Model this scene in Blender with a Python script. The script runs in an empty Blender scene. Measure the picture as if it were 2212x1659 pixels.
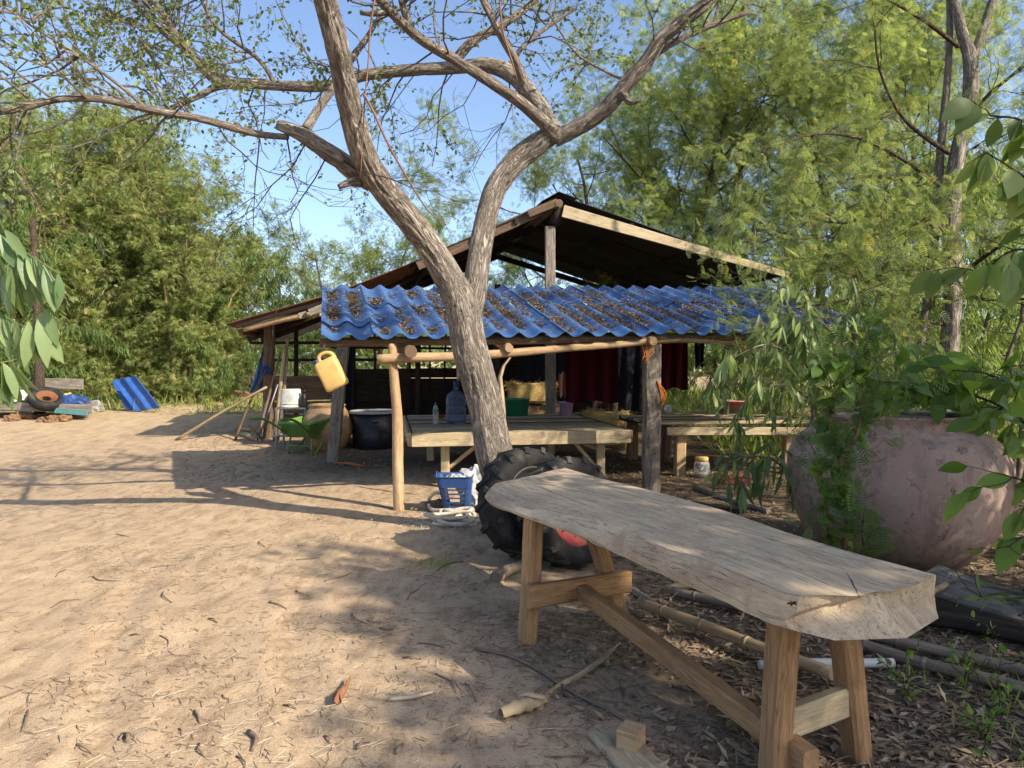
import bpy, math, random
import numpy as np
from mathutils import Vector, Matrix

# ------------------------------------------------------------------ camera, sky, sun, exposure
scene = bpy.context.scene
col = scene.collection
CAM_H = 1.5
cam_data = bpy.data.cameras.new('camera')
cam = bpy.data.objects.new('camera', cam_data)
col.objects.link(cam)
cam.location = (0, 0, CAM_H)
cam.rotation_euler = (math.radians(90), 0, 0)
cam_data.sensor_width = 36.0
cam_data.lens = 26.0
cam_data.shift_y = -0.0233
cam_data.clip_start = 0.05
cam_data.clip_end = 2000
scene.camera = cam

SUN_AZ = math.radians(124.3)      # clockwise from +Y
SUN_EL = math.radians(35.0)
world = bpy.data.worlds.new('World')
scene.world = world
world.use_nodes = True
wnt = world.node_tree
sky = wnt.nodes.new('ShaderNodeTexSky')
sky.sky_type = 'NISHITA'
sky.sun_disc = False
sky.sun_elevation = SUN_EL
sky.sun_rotation = SUN_AZ
sky.air_density = 0.72
sky.dust_density = 1.4
sky.ozone_density = 1.2
wnt.links.new(sky.outputs[0], wnt.nodes['Background'].inputs[0])
wnt.nodes['Background'].inputs[1].default_value = 0.15

sun_data = bpy.data.lights.new('sun', 'SUN')
sun_data.energy = 4.2
sun_data.angle = math.radians(0.55)
sun_data.color = (1.0, 0.90, 0.74)
sun = bpy.data.objects.new('sun', sun_data)
col.objects.link(sun)
sd = Vector((math.sin(SUN_AZ) * math.cos(SUN_EL), math.cos(SUN_AZ) * math.cos(SUN_EL), math.sin(SUN_EL)))
sun.rotation_euler = sd.to_track_quat('Z', 'Y').to_euler()
sun.location = sd * 40

scene.view_settings.view_transform = 'Standard'
scene.view_settings.look = 'None'
scene.view_settings.gamma = 1.0
scene.view_settings.use_curve_mapping = False
scene.view_settings.exposure = 1.0
scene.render.engine = 'CYCLES'
scene.cycles.max_bounces = 4
scene.cycles.diffuse_bounces = 2
scene.cycles.glossy_bounces = 1
scene.cycles.transmission_bounces = 3
scene.cycles.transparent_max_bounces = 6
scene.cycles.caustics_reflective = False
scene.cycles.caustics_refractive = False
scene.cycles.use_denoising = True
scene.cycles.use_adaptive_sampling = True
scene.cycles.adaptive_threshold = 0.018

# ------------------------------------------------------------------ helpers
S, CX, HZ = 1598.0, 1106.0, 778.0
rng = np.random.default_rng(7)
random.seed(11)
R = random.uniform


def at(u, v, Y):
    """world point seen at (u, v) of a 2212 x 1659 view, Y metres away"""
    return np.array([(u - CX) / S * Y, Y, CAM_H + (HZ - v) / S * Y])


def sstep(a, b, x):
    t = np.clip((x - a) / (b - a), 0, 1)
    return t * t * (3 - 2 * t)


def _hash(ix, iy, iz):
    h = (ix * 374761393 + iy * 668265263 + iz * 2147483647) & 0xFFFFFFFF
    h = ((h ^ (h >> 13)) * 1274126177) & 0xFFFFFFFF
    h = h ^ (h >> 16)
    return (h & 0xFFFF) / 65535.0


def vnoise(p):
    p = np.asarray(p, float)
    i = np.floor(p).astype(np.int64)
    f = p - i
    f = f * f * (3 - 2 * f)
    out = 0
    for dx in (0, 1):
        for dy in (0, 1):
            for dz in (0, 1):
                w = (f[..., 0] if dx else 1 - f[..., 0]) * (f[..., 1] if dy else 1 - f[..., 1]) * (f[..., 2] if dz else 1 - f[..., 2])
                out = out + w * _hash(i[..., 0] + dx, i[..., 1] + dy, i[..., 2] + dz)
    return out * 2 - 1


_ROT = np.array(Matrix.Rotation(.65, 3, 'Z') @ Matrix.Rotation(.4, 3, 'X') @ Matrix.Rotation(.9, 3, 'Y'))


def fbm(p, octv=4, gain=0.5):
    p = np.asarray(p, float) @ _ROT
    a, o = 1.0, 0
    for k in range(octv):
        o = o + a * vnoise(p + 17.3 * k)
        p = (p * 2.03) @ _ROT
        a *= gain
    return o


def base_z(x, y):
    """the broad lie of the land: level yard, rising gently behind the shed"""
    return 0.30 * sstep(9, 20, np.asarray(y, float)) + 0.0 * np.asarray(x, float)


_fr = np.random.default_rng(99)
_fa = _fr.uniform(.6, 2.6, 46)
FOOT = np.stack([_fr.uniform(-2.6, .2, 46), _fr.uniform(2.4, 7.5, 46), np.cos(_fa), np.sin(_fa)], 1)


def gz(x, y):
    x = np.asarray(x, float); y = np.asarray(y, float)
    p = np.stack([x, y, 0 * x], -1)
    fine = np.exp(-np.maximum(y - 9, 0) / 5)
    z = base_z(x, y)
    z = z + 0.030 * fbm(p * 0.55 + 3.1, 2)
    z = z + fine * 0.006 * fbm(p * 3.1 + 9.7, 3)
    z = z + fine * 0.0040 * np.abs(fbm(p * 17 + 1.7, 3))
    # two shallow wheel ruts running up the yard on the left
    for rx in (-1.75, -0.75):
        c = rx - 0.30 * (y - 3.0) + 0.14 * np.sin(y * 1.4 + rx)
        d = x - c
        a = np.exp(-(d / 0.10) ** 2) * sstep(6.8, 4.2, y)
        rim = np.exp(-((np.abs(d) - 0.17) / 0.06) ** 2) * sstep(6.8, 4.2, y)
        z = z - a * (0.014 + 0.0045 * np.sin(6.2832 * (y * 8 + 5 * np.abs(d)))) + rim * 0.008
    # shallow footprints
    if x.size < 64:
        xr, yr = x.ravel()[None], y.ravel()[None]
        dx, dy = xr - FOOT[:, 0:1], yr - FOOT[:, 1:2]
        a_, b_ = dx * FOOT[:, 2:3] + dy * FOOT[:, 3:4], -dx * FOOT[:, 3:4] + dy * FOOT[:, 2:3]
        z = z - (0.007 * np.exp(-(a_ / .11) ** 4 - (b_ / .045) ** 4)).sum(0).reshape(x.shape)
    else:
        for fx, fy, c_, s_ in FOOT:
            dx, dy = x - fx, y - fy
            a_, b_ = dx * c_ + dy * s_, -dx * s_ + dy * c_
            z = z - 0.007 * np.exp(-np.minimum((a_ / .11) ** 4 + (b_ / .045) ** 4, 40))
    return z


def gp(u, v):
    """point on the ground seen at (u, v)"""
    Y = 1.5 * S / max(v - HZ, 20)
    for _ in range(12):
        Y = 0.5 * Y + 0.5 * (CAM_H - float(base_z(0, Y))) * S / max(v - HZ, 20)
    x = (u - CX) / S * Y
    return np.array([x, Y, float(gz(np.array([x]), np.array([Y]))[0])])


def gg(x, y, dz=0.0):
    return np.array([x, y, float(gz(np.array([x]), np.array([y]))[0]) + dz])


def unit(v):
    v = np.asarray(v, float)
    return v / (np.linalg.norm(v) + 1e-12)


def spline(pts, rad, step):
    pts = np.asarray(pts, float)
    rad = np.asarray(rad, float) if np.ndim(rad) else np.full(len(pts), float(rad))
    if step is None or len(pts) < 2:
        return pts, rad
    ext = np.vstack([2 * pts[0] - pts[1], pts, 2 * pts[-1] - pts[-2]])
    er = np.concatenate([[rad[0]], rad, [rad[-1]]])
    P, Q = [], []
    for i in range(len(pts) - 1):
        n = max(1, int(np.linalg.norm(pts[i + 1] - pts[i]) / step))
        t = np.linspace(0, 1, n, endpoint=False)[:, None]
        a, b, c, d = ext[i], ext[i + 1], ext[i + 2], ext[i + 3]
        P.append(0.5 * (2 * b + (c - a) * t + (2 * a - 5 * b + 4 * c - d) * t ** 2 + (3 * b - 3 * c + d - a) * t ** 3))
        Q.append(er[i + 1] + (er[i + 2] - er[i + 1]) * t[:, 0])
    P.append(pts[-1:]); Q.append(rad[-1:])
    return np.vstack(P), np.concatenate(Q)


def frames(P):
    T = np.gradient(P, axis=0) if len(P) > 2 else np.repeat((P[-1] - P[0])[None], len(P), 0)
    T /= np.linalg.norm(T, axis=1, keepdims=True) + 1e-12
    ref = np.array([0, 0, 1.0]) if abs(T[0][2]) < 0.9 else np.array([1.0, 0, 0])
    u = unit(np.cross(T[0], ref))
    U = [u]
    for i in range(1, len(P)):
        u = u - T[i] * np.dot(u, T[i])
        u = unit(u)
        U.append(u)
    U = np.array(U)
    return T, U, np.cross(T, U)


class MB:
    """collects lofted shapes; build() links them as ONE mesh object"""

    def __init__(s):
        s.V, s.F, s.G, s.SM, s.RD, s.n = [], {}, [], {}, {}, 0

    def add(s, V, F, gc=None, smooth=False, rnd=None):
        V = np.asarray(V, float).reshape(-1, 3)
        F = np.asarray(F, np.int64)
        k = F.shape[1]
        s.V.append(V)
        s.G.append(V if gc is None else np.asarray(gc, float).reshape(-1, 3))
        s.F.setdefault(k, []).append(F + s.n)
        s.SM.setdefault(k, []).append(np.full(len(F), smooth) if np.ndim(smooth) == 0 else np.asarray(smooth))
        s.RD.setdefault(k, []).append(np.full(len(F), R(0, 1)) if rnd is None else np.asarray(rnd, float))
        s.n += len(V)
        return s

    def loft(s, rings, closed=True, gc=None, smooth=True, flat_ends=0):
        rings = np.asarray(rings, float)
        m, n = rings.shape[:2]
        i, j = np.meshgrid(np.arange(m - 1), np.arange(n if closed else n - 1), indexing='ij')
        j2 = (j + 1) % n
        F = np.stack([i * n + j, i * n + j2, (i + 1) * n + j2, (i + 1) * n + j], -1).reshape(-1, 4)
        sm = np.full((m - 1, n if closed else n - 1), smooth)
        if flat_ends:
            sm[0] = False; sm[-1] = False
        return s.add(rings.reshape(-1, 3), F, gc, sm.reshape(-1))

    def tube(s, pts, rad, n=8, step=None, caps=True, rough=0.0, freq=9.0, rr=None, squash=1.0):
        P, Q = spline(pts, rad, step)
        T, U, W = frames(P)
        a = np.linspace(0, 2 * math.pi, n, endpoint=False)
        ca, sa = np.cos(a), np.sin(a) * squash
        L = np.concatenate([[0], np.cumsum(np.linalg.norm(np.diff(P, axis=0), axis=1))])
        q = Q[:, None] * np.ones(n)
        if rough:
            off = R(0, 50)
            pn = np.stack([L[:, None] * freq * 0.35 + 0 * a, ca[None] * 1.7 + 0 * L[:, None] + off, sa[None] * 1.7 + 0 * L[:, None]], -1)
            q = q * (1 + rough * fbm(pn, 3))
        if rr is not None:
            q = q + rr(L, a, Q)
        rings = P[:, None] + q[..., None] * (ca[None, :, None] * U[:, None] + sa[None, :, None] * W[:, None])
        o = R(0, 30)
        gc = np.stack([L[:, None] + 0 * a + o, Q[:, None] * ca + o, Q[:, None] * sa], -1)
        if caps:
            e0 = P[0] + (rings[0] - P[0]) * 0.02; e1 = P[-1] + (rings[-1] - P[-1]) * 0.02
            rings = np.concatenate([e0[None], rings, e1[None]])
            gc = np.concatenate([gc[:1] * [1, .02, .02], gc, gc[-1:] * [1, .02, .02]])
        return s.loft(rings, True, gc, True, 1 if caps else 0)

    def bar(s, p, q, w, h, up=(0, 0, 1), ch=0.006, wob=0.0, nl=1, w2=None, h2=None):
        p, q = np.asarray(p, float), np.asarray(q, float)
        t = unit(q - p)
        x = np.cross(t, np.asarray(up, float))
        if np.linalg.norm(x) < 1e-3:
            x = np.cross(t, [0, 1.0, 0.01])
        x = unit(x); z = np.cross(x, t)
        w2 = w if w2 is None else w2; h2 = h if h2 is None else h2
        nl = max(nl, 1)
        o = [R(0, 20) for _ in range(3)]
        rings, gc = [], []
        for i in range(nl + 1):
            f = i / nl
            a, b = (w + (w2 - w) * f) / 2, (h + (h2 - h) * f) / 2
            c = min(ch, a * .45, b * .45)
            sec = [(-a + c, -b), (a - c, -b), (a, -b + c), (a, b - c), (a - c, b), (-a + c, b), (-a, b - c), (-a, -b + c)]
            ctr = p + (q - p) * f
            if wob:
                ctr = ctr + x * R(-wob, wob) + z * R(-wob, wob) * 0.6
            rings.append([ctr + x * sx + z * sz for sx, sz in sec])
            gc.append([(np.linalg.norm(q - p) * f + o[0], sx + o[1], sz + o[2]) for sx, sz in sec])
        rings = np.array(rings); gc = np.array(gc)
        c0, c1 = rings[0].mean(0), rings[-1].mean(0)
        rings = np.concatenate([(c0 + (rings[0] - c0) * .02)[None], rings, (c1 + (rings[-1] - c1) * .02)[None]])
        gc = np.concatenate([gc[:1], gc, gc[-1:]])
        return s.loft(rings, True, gc, False)

    def box(s, c, size, rz=0.0, ch=0.006):
        c = np.asarray(c, float)
        d = np.array([math.cos(rz), math.sin(rz), 0]) * size[0] / 2
        return s.bar(c - d, c + d, size[1], size[2], ch=ch)

    def lathe(s, prof, c, n=32, axis=None, rough=0.0, smooth=True):
        prof = np.asarray(prof, float)
        a = np.linspace(0, 2 * math.pi, n, endpoint=False)
        ax = np.array([0, 0, 1.0]) if axis is None else unit(axis)
        ref = np.array([1.0, 0, 0]) if abs(ax[0]) < .9 else np.array([0, 1.0, 0])
        e1 = unit(np.cross(ax, ref)); e2 = np.cross(ax, e1)
        r = prof[:, 0][:, None] * np.ones(n)
        if rough:
            pn = np.stack([np.cos(a)[None] * 2 + 0 * prof[:, 1:2], np.sin(a)[None] * 2 + 0 * prof[:, 1:2], prof[:, 1:2] * 3 + 0 * a], -1)
            r = r * (1 + rough * fbm(pn + R(0, 20), 3))
        rings = np.asarray(c, float) + r[..., None] * (np.cos(a)[None, :, None] * e1 + np.sin(a)[None, :, None] * e2) + prof[:, 1][:, None, None] * ax
        return s.loft(rings, True, None, smooth)

    def mesh(s, name, org=(0, 0, 0)):
        me = bpy.data.meshes.new(name)
        V = np.concatenate(s.V) - np.asarray(org)
        G = np.concatenate(s.G)
        me.vertices.add(len(V))
        me.vertices.foreach_set('co', V.astype(np.float32).ravel())
        loops, starts, sm, rd, n0 = [], [], [], [], 0
        for k in s.F:
            F = np.concatenate(s.F[k])
            loops.append(F.ravel())
            starts.append(n0 + np.arange(len(F)) * k)
            n0 += F.size
            sm.append(np.concatenate(s.SM[k])); rd.append(np.concatenate(s.RD[k]))
        loops = np.concatenate(loops); starts = np.concatenate(starts)
        me.loops.add(len(loops))
        me.loops.foreach_set('vertex_index', loops.astype(np.int32))
        me.polygons.add(len(starts))
        me.polygons.foreach_set('loop_start', starts.astype(np.int32))
        me.polygons.foreach_set('use_smooth', np.concatenate(sm))
        a = me.attributes.new('gc', 'FLOAT_VECTOR', 'POINT')
        a.data.foreach_set('vector', G.astype(np.float32).ravel())
        a = me.attributes.new('rnd', 'FLOAT', 'FACE')
        a.data.foreach_set('value', np.concatenate(rd).astype(np.float32))
        me.update(calc_edges=True)
        return me

    def build(s, name, mat, parent=None, loc=None):
        org = np.array(parent_origin(parent)) if parent is not None else np.array(loc if loc is not None else (0, 0, 0), float)
        me = s.mesh(name, org)
        for m in (mat if isinstance(mat, (list, tuple)) else [mat]):
            me.materials.append(m)
        o = bpy.data.objects.new(name, me)
        col.objects.link(o)
        if parent is not None:
            o.parent = parent
            ORG[o] = ORG[parent]
        else:
            o.location = org
            ORG[o] = tuple(org)
        return o


ORG = {}


def parent_origin(p):
    return ORG[p]


def tag(o, label=None, cat=None, group=None, kind=None):
    if label: o['label'] = label
    if cat: o['category'] = cat
    if group: o['group'] = group
    if kind: o['kind'] = kind
    return o


def thing(name, loc, label, cat, group=None):
    o = bpy.data.objects.new(name, None)
    o.empty_display_size = 0.1
    col.objects.link(o)
    o.location = tuple(float(c) for c in loc)
    ORG[o] = tuple(float(c) for c in loc)
    return tag(o, label, cat, group)


def child(name, me, parent, M):
    """a part that shares mesh data; M is its world matrix (things are unrotated)"""
    o = bpy.data.objects.new(name, me)
    col.objects.link(o)
    o.parent = parent
    L = Matrix.Translation(-Vector(ORG[parent])) @ M
    o.matrix_local = L
    ORG[o] = ORG[parent]
    return o


def mat4(pos, x, z, sc=1.0):
    x = unit(x); z = np.asarray(z, float); z = unit(z - x * np.dot(z, x)); y = np.cross(z, x)
    m = Matrix.Identity(4)
    for i in range(3):
        m[i][0], m[i][1], m[i][2], m[i][3] = x[i] * sc, y[i] * sc, z[i] * sc, pos[i]
    return m


def scatter(tv, tf, pos, xd, zd, sc, rnd=None):
    """place a template (verts tv, faces tf) N times; x axis along xd, z axis near zd"""
    pos = np.asarray(pos, float); N = len(pos)
    x = np.asarray(xd, float); x = x / (np.linalg.norm(x, axis=1, keepdims=True) + 1e-9)
    z = np.asarray(zd, float); z = z - x * np.sum(x * z, 1, keepdims=True)
    z = z / (np.linalg.norm(z, axis=1, keepdims=True) + 1e-9)
    y = np.cross(z, x)
    sc = np.broadcast_to(np.asarray(sc, float), (N,)) if np.ndim(sc) < 2 else np.asarray(sc, float)
    t = np.asarray(tv, float)
    if sc.ndim == 1:
        L = t[None] * sc[:, None, None]
    else:
        L = t[None] * sc[:, None, :]
    V = pos[:, None] + L[..., 0:1] * x[:, None] + L[..., 1:2] * y[:, None] + L[..., 2:3] * z[:, None]
    tf = np.asarray(tf)
    F = tf[None] + (np.arange(N) * len(t))[:, None, None]
    if rnd is None:
        rnd = rng.random(N)
    rd = np.repeat(rnd, len(tf))
    return V.reshape(-1, 3), F.reshape(-1, tf.shape[1]), rd


def rdir(n, up=0.0):
    d = rng.normal(size=(n, 3))
    d[:, 2] += up
    return d / np.linalg.norm(d, axis=1, keepdims=True)


# leaf templates: x along the leaf (unit length), y across, z up
T_DIAMOND = (np.array([(0, 0, 0), (.45, .5, .0), (1, 0, 0), (.45, -.5, 0)]), np.array([(0, 1, 2, 3)]))
T_FOLD = (np.array([(0, 0, 0), (.4, .5, .12), (1, 0, 0), (.4, -.5, .12)]), np.array([(0, 2, 1), (0, 3, 2)]))


def t_round(w=0.75):
    v = [(0, 0, 0), (.22, .36 * w, .05), (.55, .5 * w, .07), (.85, .3 * w, .03), (1, 0, -.04), (.85, -.3 * w, .03), (.55, -.5 * w, .07), (.22, -.36 * w, .05), (.5, 0, 0)]
    f = [(0, 8, 1, 1), (0, 7, 8, 8)]
    q = [(0, 8, 2, 1), (8, 4, 3, 2), (0, 7, 6, 8), (8, 6, 5, 4)]
    return np.array(v), np.array(q)


def t_frond(npair=5, w=0.12):
    """a twice-divided feathery leaf: pairs of thin leaflet strips along a rachis"""
    V, F = [], []
    for i in range(npair):
        x0 = .18 + .72 * i / (npair - 1)
        ln = .42 * (1 - abs(i / (npair - 1) - .45) * .8)
        for sg in (-1, 1):
            b = len(V)
            d = np.array([.45, sg * .9, -.12]); d = d / np.linalg.norm(d)
            nrm = np.array([.9, -sg * .45, 0])
            p = np.array([x0, 0, 0])
            V += [p, p + d * ln * .5 + nrm * w * .5, p + d * ln, p + d * ln * .5 - nrm * w * .5]
            F.append((b, b + 1, b + 2, b + 3))
    b = len(V)
    V += [np.array([0, -.012, 0]), np.array([.92, -.006, 0]), np.array([.92, .006, 0]), np.array([0, .012, 0])]
    F.append((b, b + 1, b + 2, b + 3))
    return np.array(V), np.array(F)


def t_sprig(n=6, w=0.11):
    """a bamboo sprig: narrow leaves fanning from a twig"""
    rs = random.Random(n)
    V, F = [], []
    for i in range(n):
        a = (i / (n - 1) - .5) * 2.2
        d = np.array([math.cos(a), math.sin(a), rs.uniform(-.5, .25)]); d /= np.linalg.norm(d)
        s = np.array([-math.sin(a), math.cos(a), rs.uniform(-.3, .3)])
        p = np.array([.25 * i / n, 0, 0]); l = rs.uniform(.6, 1.0); b = len(V)
        V += [p, p + d * l * .4 + s * w * .5, p + d * l + np.array([0, 0, -.12]), p + d * l * .4 - s * w * .5]
        F.append((b, b + 1, b + 2, b + 3))
    return np.array(V), np.array(F)


def leaf_mesh(name, mat, L, W, droop=0.15, fold=0.12, nl=6, curve=0.0, heart=False):
    """one large leaf as a mesh: blade with a raised fold and a stalk"""
    mb = MB()
    t = np.linspace(0, 1, nl + 1)
    if heart:
        half = np.array([.30, .50, .47, .36, .2, .08, .004]) if nl == 6 else np.interp(t, [0, .15, .4, .7, 1], [.3, .5, .44, .25, .004])
    else:
        half = np.interp(t, [0, .12, .3, .5, .75, .92, 1], [.02, .2, .42, .5, .36, .13, .004])
    rows = []
    for i, x in enumerate(t):
        h = half[i] * W
        z = -droop * L * x * x
        yc = curve * L * x * x
        rows.append([(x * L, yc - h, z + fold * h), (x * L, yc, z), (x * L, yc + h, z + fold * h)])
    mb.loft(np.array(rows), closed=False, smooth=True)
    mb.tube([(-.22 * L if heart else -.1 * L, 0, .02 * L), (0, 0, 0), (.9 * L, curve * L * .81, -droop * L * .81 - .001)], [.006 * W + .0006, .012 * W + .0006, .0005], n=3, caps=False)
    me = mb.mesh(name)
    me.materials.append(mat)
    return me

# ------------------------------------------------------------------ materials
class MT:
    def __init__(s, name, rough=0.85, spec=0.25):
        s.m = bpy.data.materials.new(name)
        s.m.use_nodes = True
        s.nt = s.m.node_tree
        s.b = s.nt.nodes['Principled BSDF']
        s.b.inputs['Roughness'].default_value = rough
        s.b.inputs['Specular IOR Level'].default_value = spec

    def n(s, t, **kw):
        nd = s.nt.nodes.new('ShaderNode' + t)
        for k, v in kw.items():
            if k.startswith('_'):
                setattr(nd, k[1:], v)
            else:
                key = int(k[1:]) if k[0] == 'i' and k[1:].isdigit() else k.replace('__', ' ')
                s.put(nd.inputs[key], v)
        return nd

    def put(s, sock, v):
        if hasattr(v, 'is_linked') or hasattr(v, 'links'):
            s.nt.links.new(v, sock)
        else:
            if sock.type == 'RGBA' and len(v) == 3:
                v = (*v, 1)
            sock.default_value = v

    def gc(s, scale=(1, 1, 1)):
        a = s.n('Attribute', _attribute_name='gc')
        return s.n('Mapping', Vector=a.outputs['Vector'], Scale=scale).outputs[0]

    def rnd(s):
        return s.n('Attribute', _attribute_name='rnd').outputs['Fac']

    def orand(s):
        return s.n('ObjectInfo').outputs['Random']

    def noise(s, vec, scale, detail=4, rough=.55, dist=0.0):
        return s.n('TexNoise', Vector=vec, Scale=scale, Detail=detail, Roughness=rough, Distortion=dist).outputs[0]

    def voro(s, vec, scale, feature='F1'):
        return s.n('TexVoronoi', _feature=feature, Vector=vec, Scale=scale).outputs['Distance']

    def ramp(s, fac, stops, interp='LINEAR'):
        nd = s.n('ValToRGB', Fac=fac)
        cr = nd.color_ramp
        cr.interpolation = interp
        while len(cr.elements) < len(stops):
            cr.elements.new(.5)
        for e, (p, c) in zip(cr.elements, stops):
            e.position = p
            e.color = (*c, 1) if len(c) == 3 else c
        return nd.outputs[0]

    def mix(s, fac, a, b, blend='MIX'):
        nd = s.n('Mix', _data_type='RGBA', _blend_type=blend)
        s.put(nd.inputs[0], fac); s.put(nd.inputs[6], a); s.put(nd.inputs[7], b)
        return nd.outputs[2]

    def math(s, op, a, b=0.5):
        nd = s.n('Math', _operation=op)
        s.put(nd.inputs[0], a); s.put(nd.inputs[1], b)
        return nd.outputs[0]

    def bump(s, h, strength=.5, dist=.01, prev=None):
        nd = s.n('Bump', Height=h, Strength=strength, Distance=dist)
        if prev is not None:
            s.put(nd.inputs['Normal'], prev)
        return nd.outputs[0]

    def done(s, color=None, normal=None, rough=None):
        if color is not None: s.put(s.b.inputs['Base Color'], color)
        if normal is not None: s.put(s.b.inputs['Normal'], normal)
        if rough is not None: s.put(s.b.inputs['Roughness'], rough)
        return s.m


def g3(v):
    return (v, v, v)


def wood(name, light, dark, stretch=9, crack=.5, rough=.85, fine=70, spots=None, spec=.2, bstr=.5):
    t = MT(name, rough, spec)
    v = t.gc((1, stretch, stretch))
    grain = t.noise(v, 3.2, 6, .6, .6)
    fib = t.noise(t.gc((1, 14, 14)), fine / 4, 3, .6)
    c = t.ramp(grain, [(.28, dark), (.72, light)])
    c = t.mix(.45, c, t.ramp(fib, [(.3, g3(.45)), (.7, g3(1.25))]), 'MULTIPLY')
    big = t.noise(t.gc((.5, 1.5, 1.5)), 2.2, 3)
    c = t.mix(.5, c, t.ramp(big, [(.3, g3(.62)), (.7, g3(1.15))]), 'MULTIPLY')
    h = t.math('ADD', grain, t.math('MULTIPLY', fib, .5))
    if crack:
        ck = t.noise(t.gc((.35, 9, 9)), 2.6, 5, .65, .8)
        line = t.ramp(t.math('ABSOLUTE', t.math('SUBTRACT', ck, .5)), [(.0, g3(0)), (.014, g3(1))])
        c = t.mix(crack, c, t.mix(1.0, c, t.mix(.85, line, (1, 1, 1)) if False else line, 'MULTIPLY'))
        h = t.math('ADD', h, t.math('MULTIPLY', line, .6 * crack))
    if spots:
        sp = t.noise(t.gc((1, 1, 1)), 5, 5, .65)
        c = t.mix(t.ramp(sp, [(.55, g3(0)), (.68, g3(.85))]), c, spots)
    tint = t.ramp(t.orand(), [(0, g3(.82)), (1, g3(1.1))])
    c = t.mix(1.0, c, tint, 'MULTIPLY')
    return t.done(c, t.bump(h, bstr, .006))


def bark(name, light, dark, scale=1.0, lichen=None):
    t = MT(name, .95, .1)
    v = t.gc((2.2 * scale, 13 * scale, 13 * scale))
    fur = t.noise(v, 2.6, 6, .62, 1.2)
    rid = t.math('ABSOLUTE', t.math('SUBTRACT', fur, .5))
    c = t.ramp(rid, [(.0, dark), (.045, tuple(.5 * a + .5 * b for a, b in zip(dark, light))), (.13, light)])
    fine = t.noise(t.gc((12, 40, 40)), 3, 3)
    c = t.mix(.5, c, t.ramp(fine, [(.3, g3(.6)), (.7, g3(1.2))]), 'MULTIPLY')
    big = t.noise(t.gc((1, 2, 2)), 1.5, 3)
    c = t.mix(.6, c, t.ramp(big, [(.3, g3(.65)), (.7, g3(1.15))]), 'MULTIPLY')
    if lichen:
        sp = t.noise(t.gc((1.5, 4, 4)), 3.2, 4, .6)
        c = t.mix(t.ramp(sp, [(.58, g3(0)), (.70, g3(.6))]), c, lichen)
    h = t.ramp(rid, [(.0, g3(0)), (.14, g3(1))])
    return t.done(c, t.bump(t.math('ADD', h, t.math('MULTIPLY', fine, .3)), .85, .02))


def leafm(name, stops, trans=.4, rough=.45, spec=.35, tcol=1.6):
    t = MT(name, rough, spec)
    r = t.math('FRACT', t.math('ADD', t.rnd(), t.orand()), 0)
    c = t.ramp(r, stops)
    t.put(t.b.inputs['Base Color'], c)
    tr = t.n('BsdfTranslucent')
    warm = t.mix(1.0, c, (tcol * 1.0, tcol * .95, tcol * .55), 'MULTIPLY')
    t.put(tr.inputs['Color'], warm)
    mx = t.n('MixShader')
    t.put(mx.inputs[0], trans)
    t.nt.links.new(t.b.outputs[0], mx.inputs[1])
    t.nt.links.new(tr.outputs[0], mx.inputs[2])
    t.nt.links.new(mx.outputs[0], t.nt.nodes['Material Output'].inputs['Surface'])
    return t.m


def plain(name, c, rough=.5, spec=.4, var=.25, scale=12, bump=.0, dirt=None, dscale=4, dlo=.5, dhi=.7, metal=0):
    t = MT(name, rough, spec)
    t.b.inputs['Metallic'].default_value = metal
    nz = t.noise(t.gc(), scale, 4, .6)
    cc = t.mix(var, c, t.ramp(nz, [(.3, g3(.4)), (.7, g3(1.3))]), 'MULTIPLY')
    if dirt:
        d = t.noise(t.gc(), dscale, 6, .65, .4)
        cc = t.mix(t.ramp(d, [(dlo, g3(0)), (dhi, g3(.9))]), cc, dirt)
    return t.done(cc, t.bump(nz, bump, .005) if bump else None)


def stripes(name, cols, freq=60):
    t = MT(name, .95, .05)
    sx = t.n('SeparateXYZ', Vector=t.gc()).outputs[0]
    f = t.math('FRACT', t.math('MULTIPLY', sx, freq), 0)
    c = t.ramp(f, [(i / len(cols), k) for i, k in enumerate(cols)], 'CONSTANT')
    w = t.noise(t.gc((1, 1, 8)), 60, 2)
    c = t.mix(.4, c, t.ramp(w, [(.3, g3(.5)), (.7, g3(1.2))]), 'MULTIPLY')
    return t.done(c, t.bump(w, .3, .003))


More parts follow.
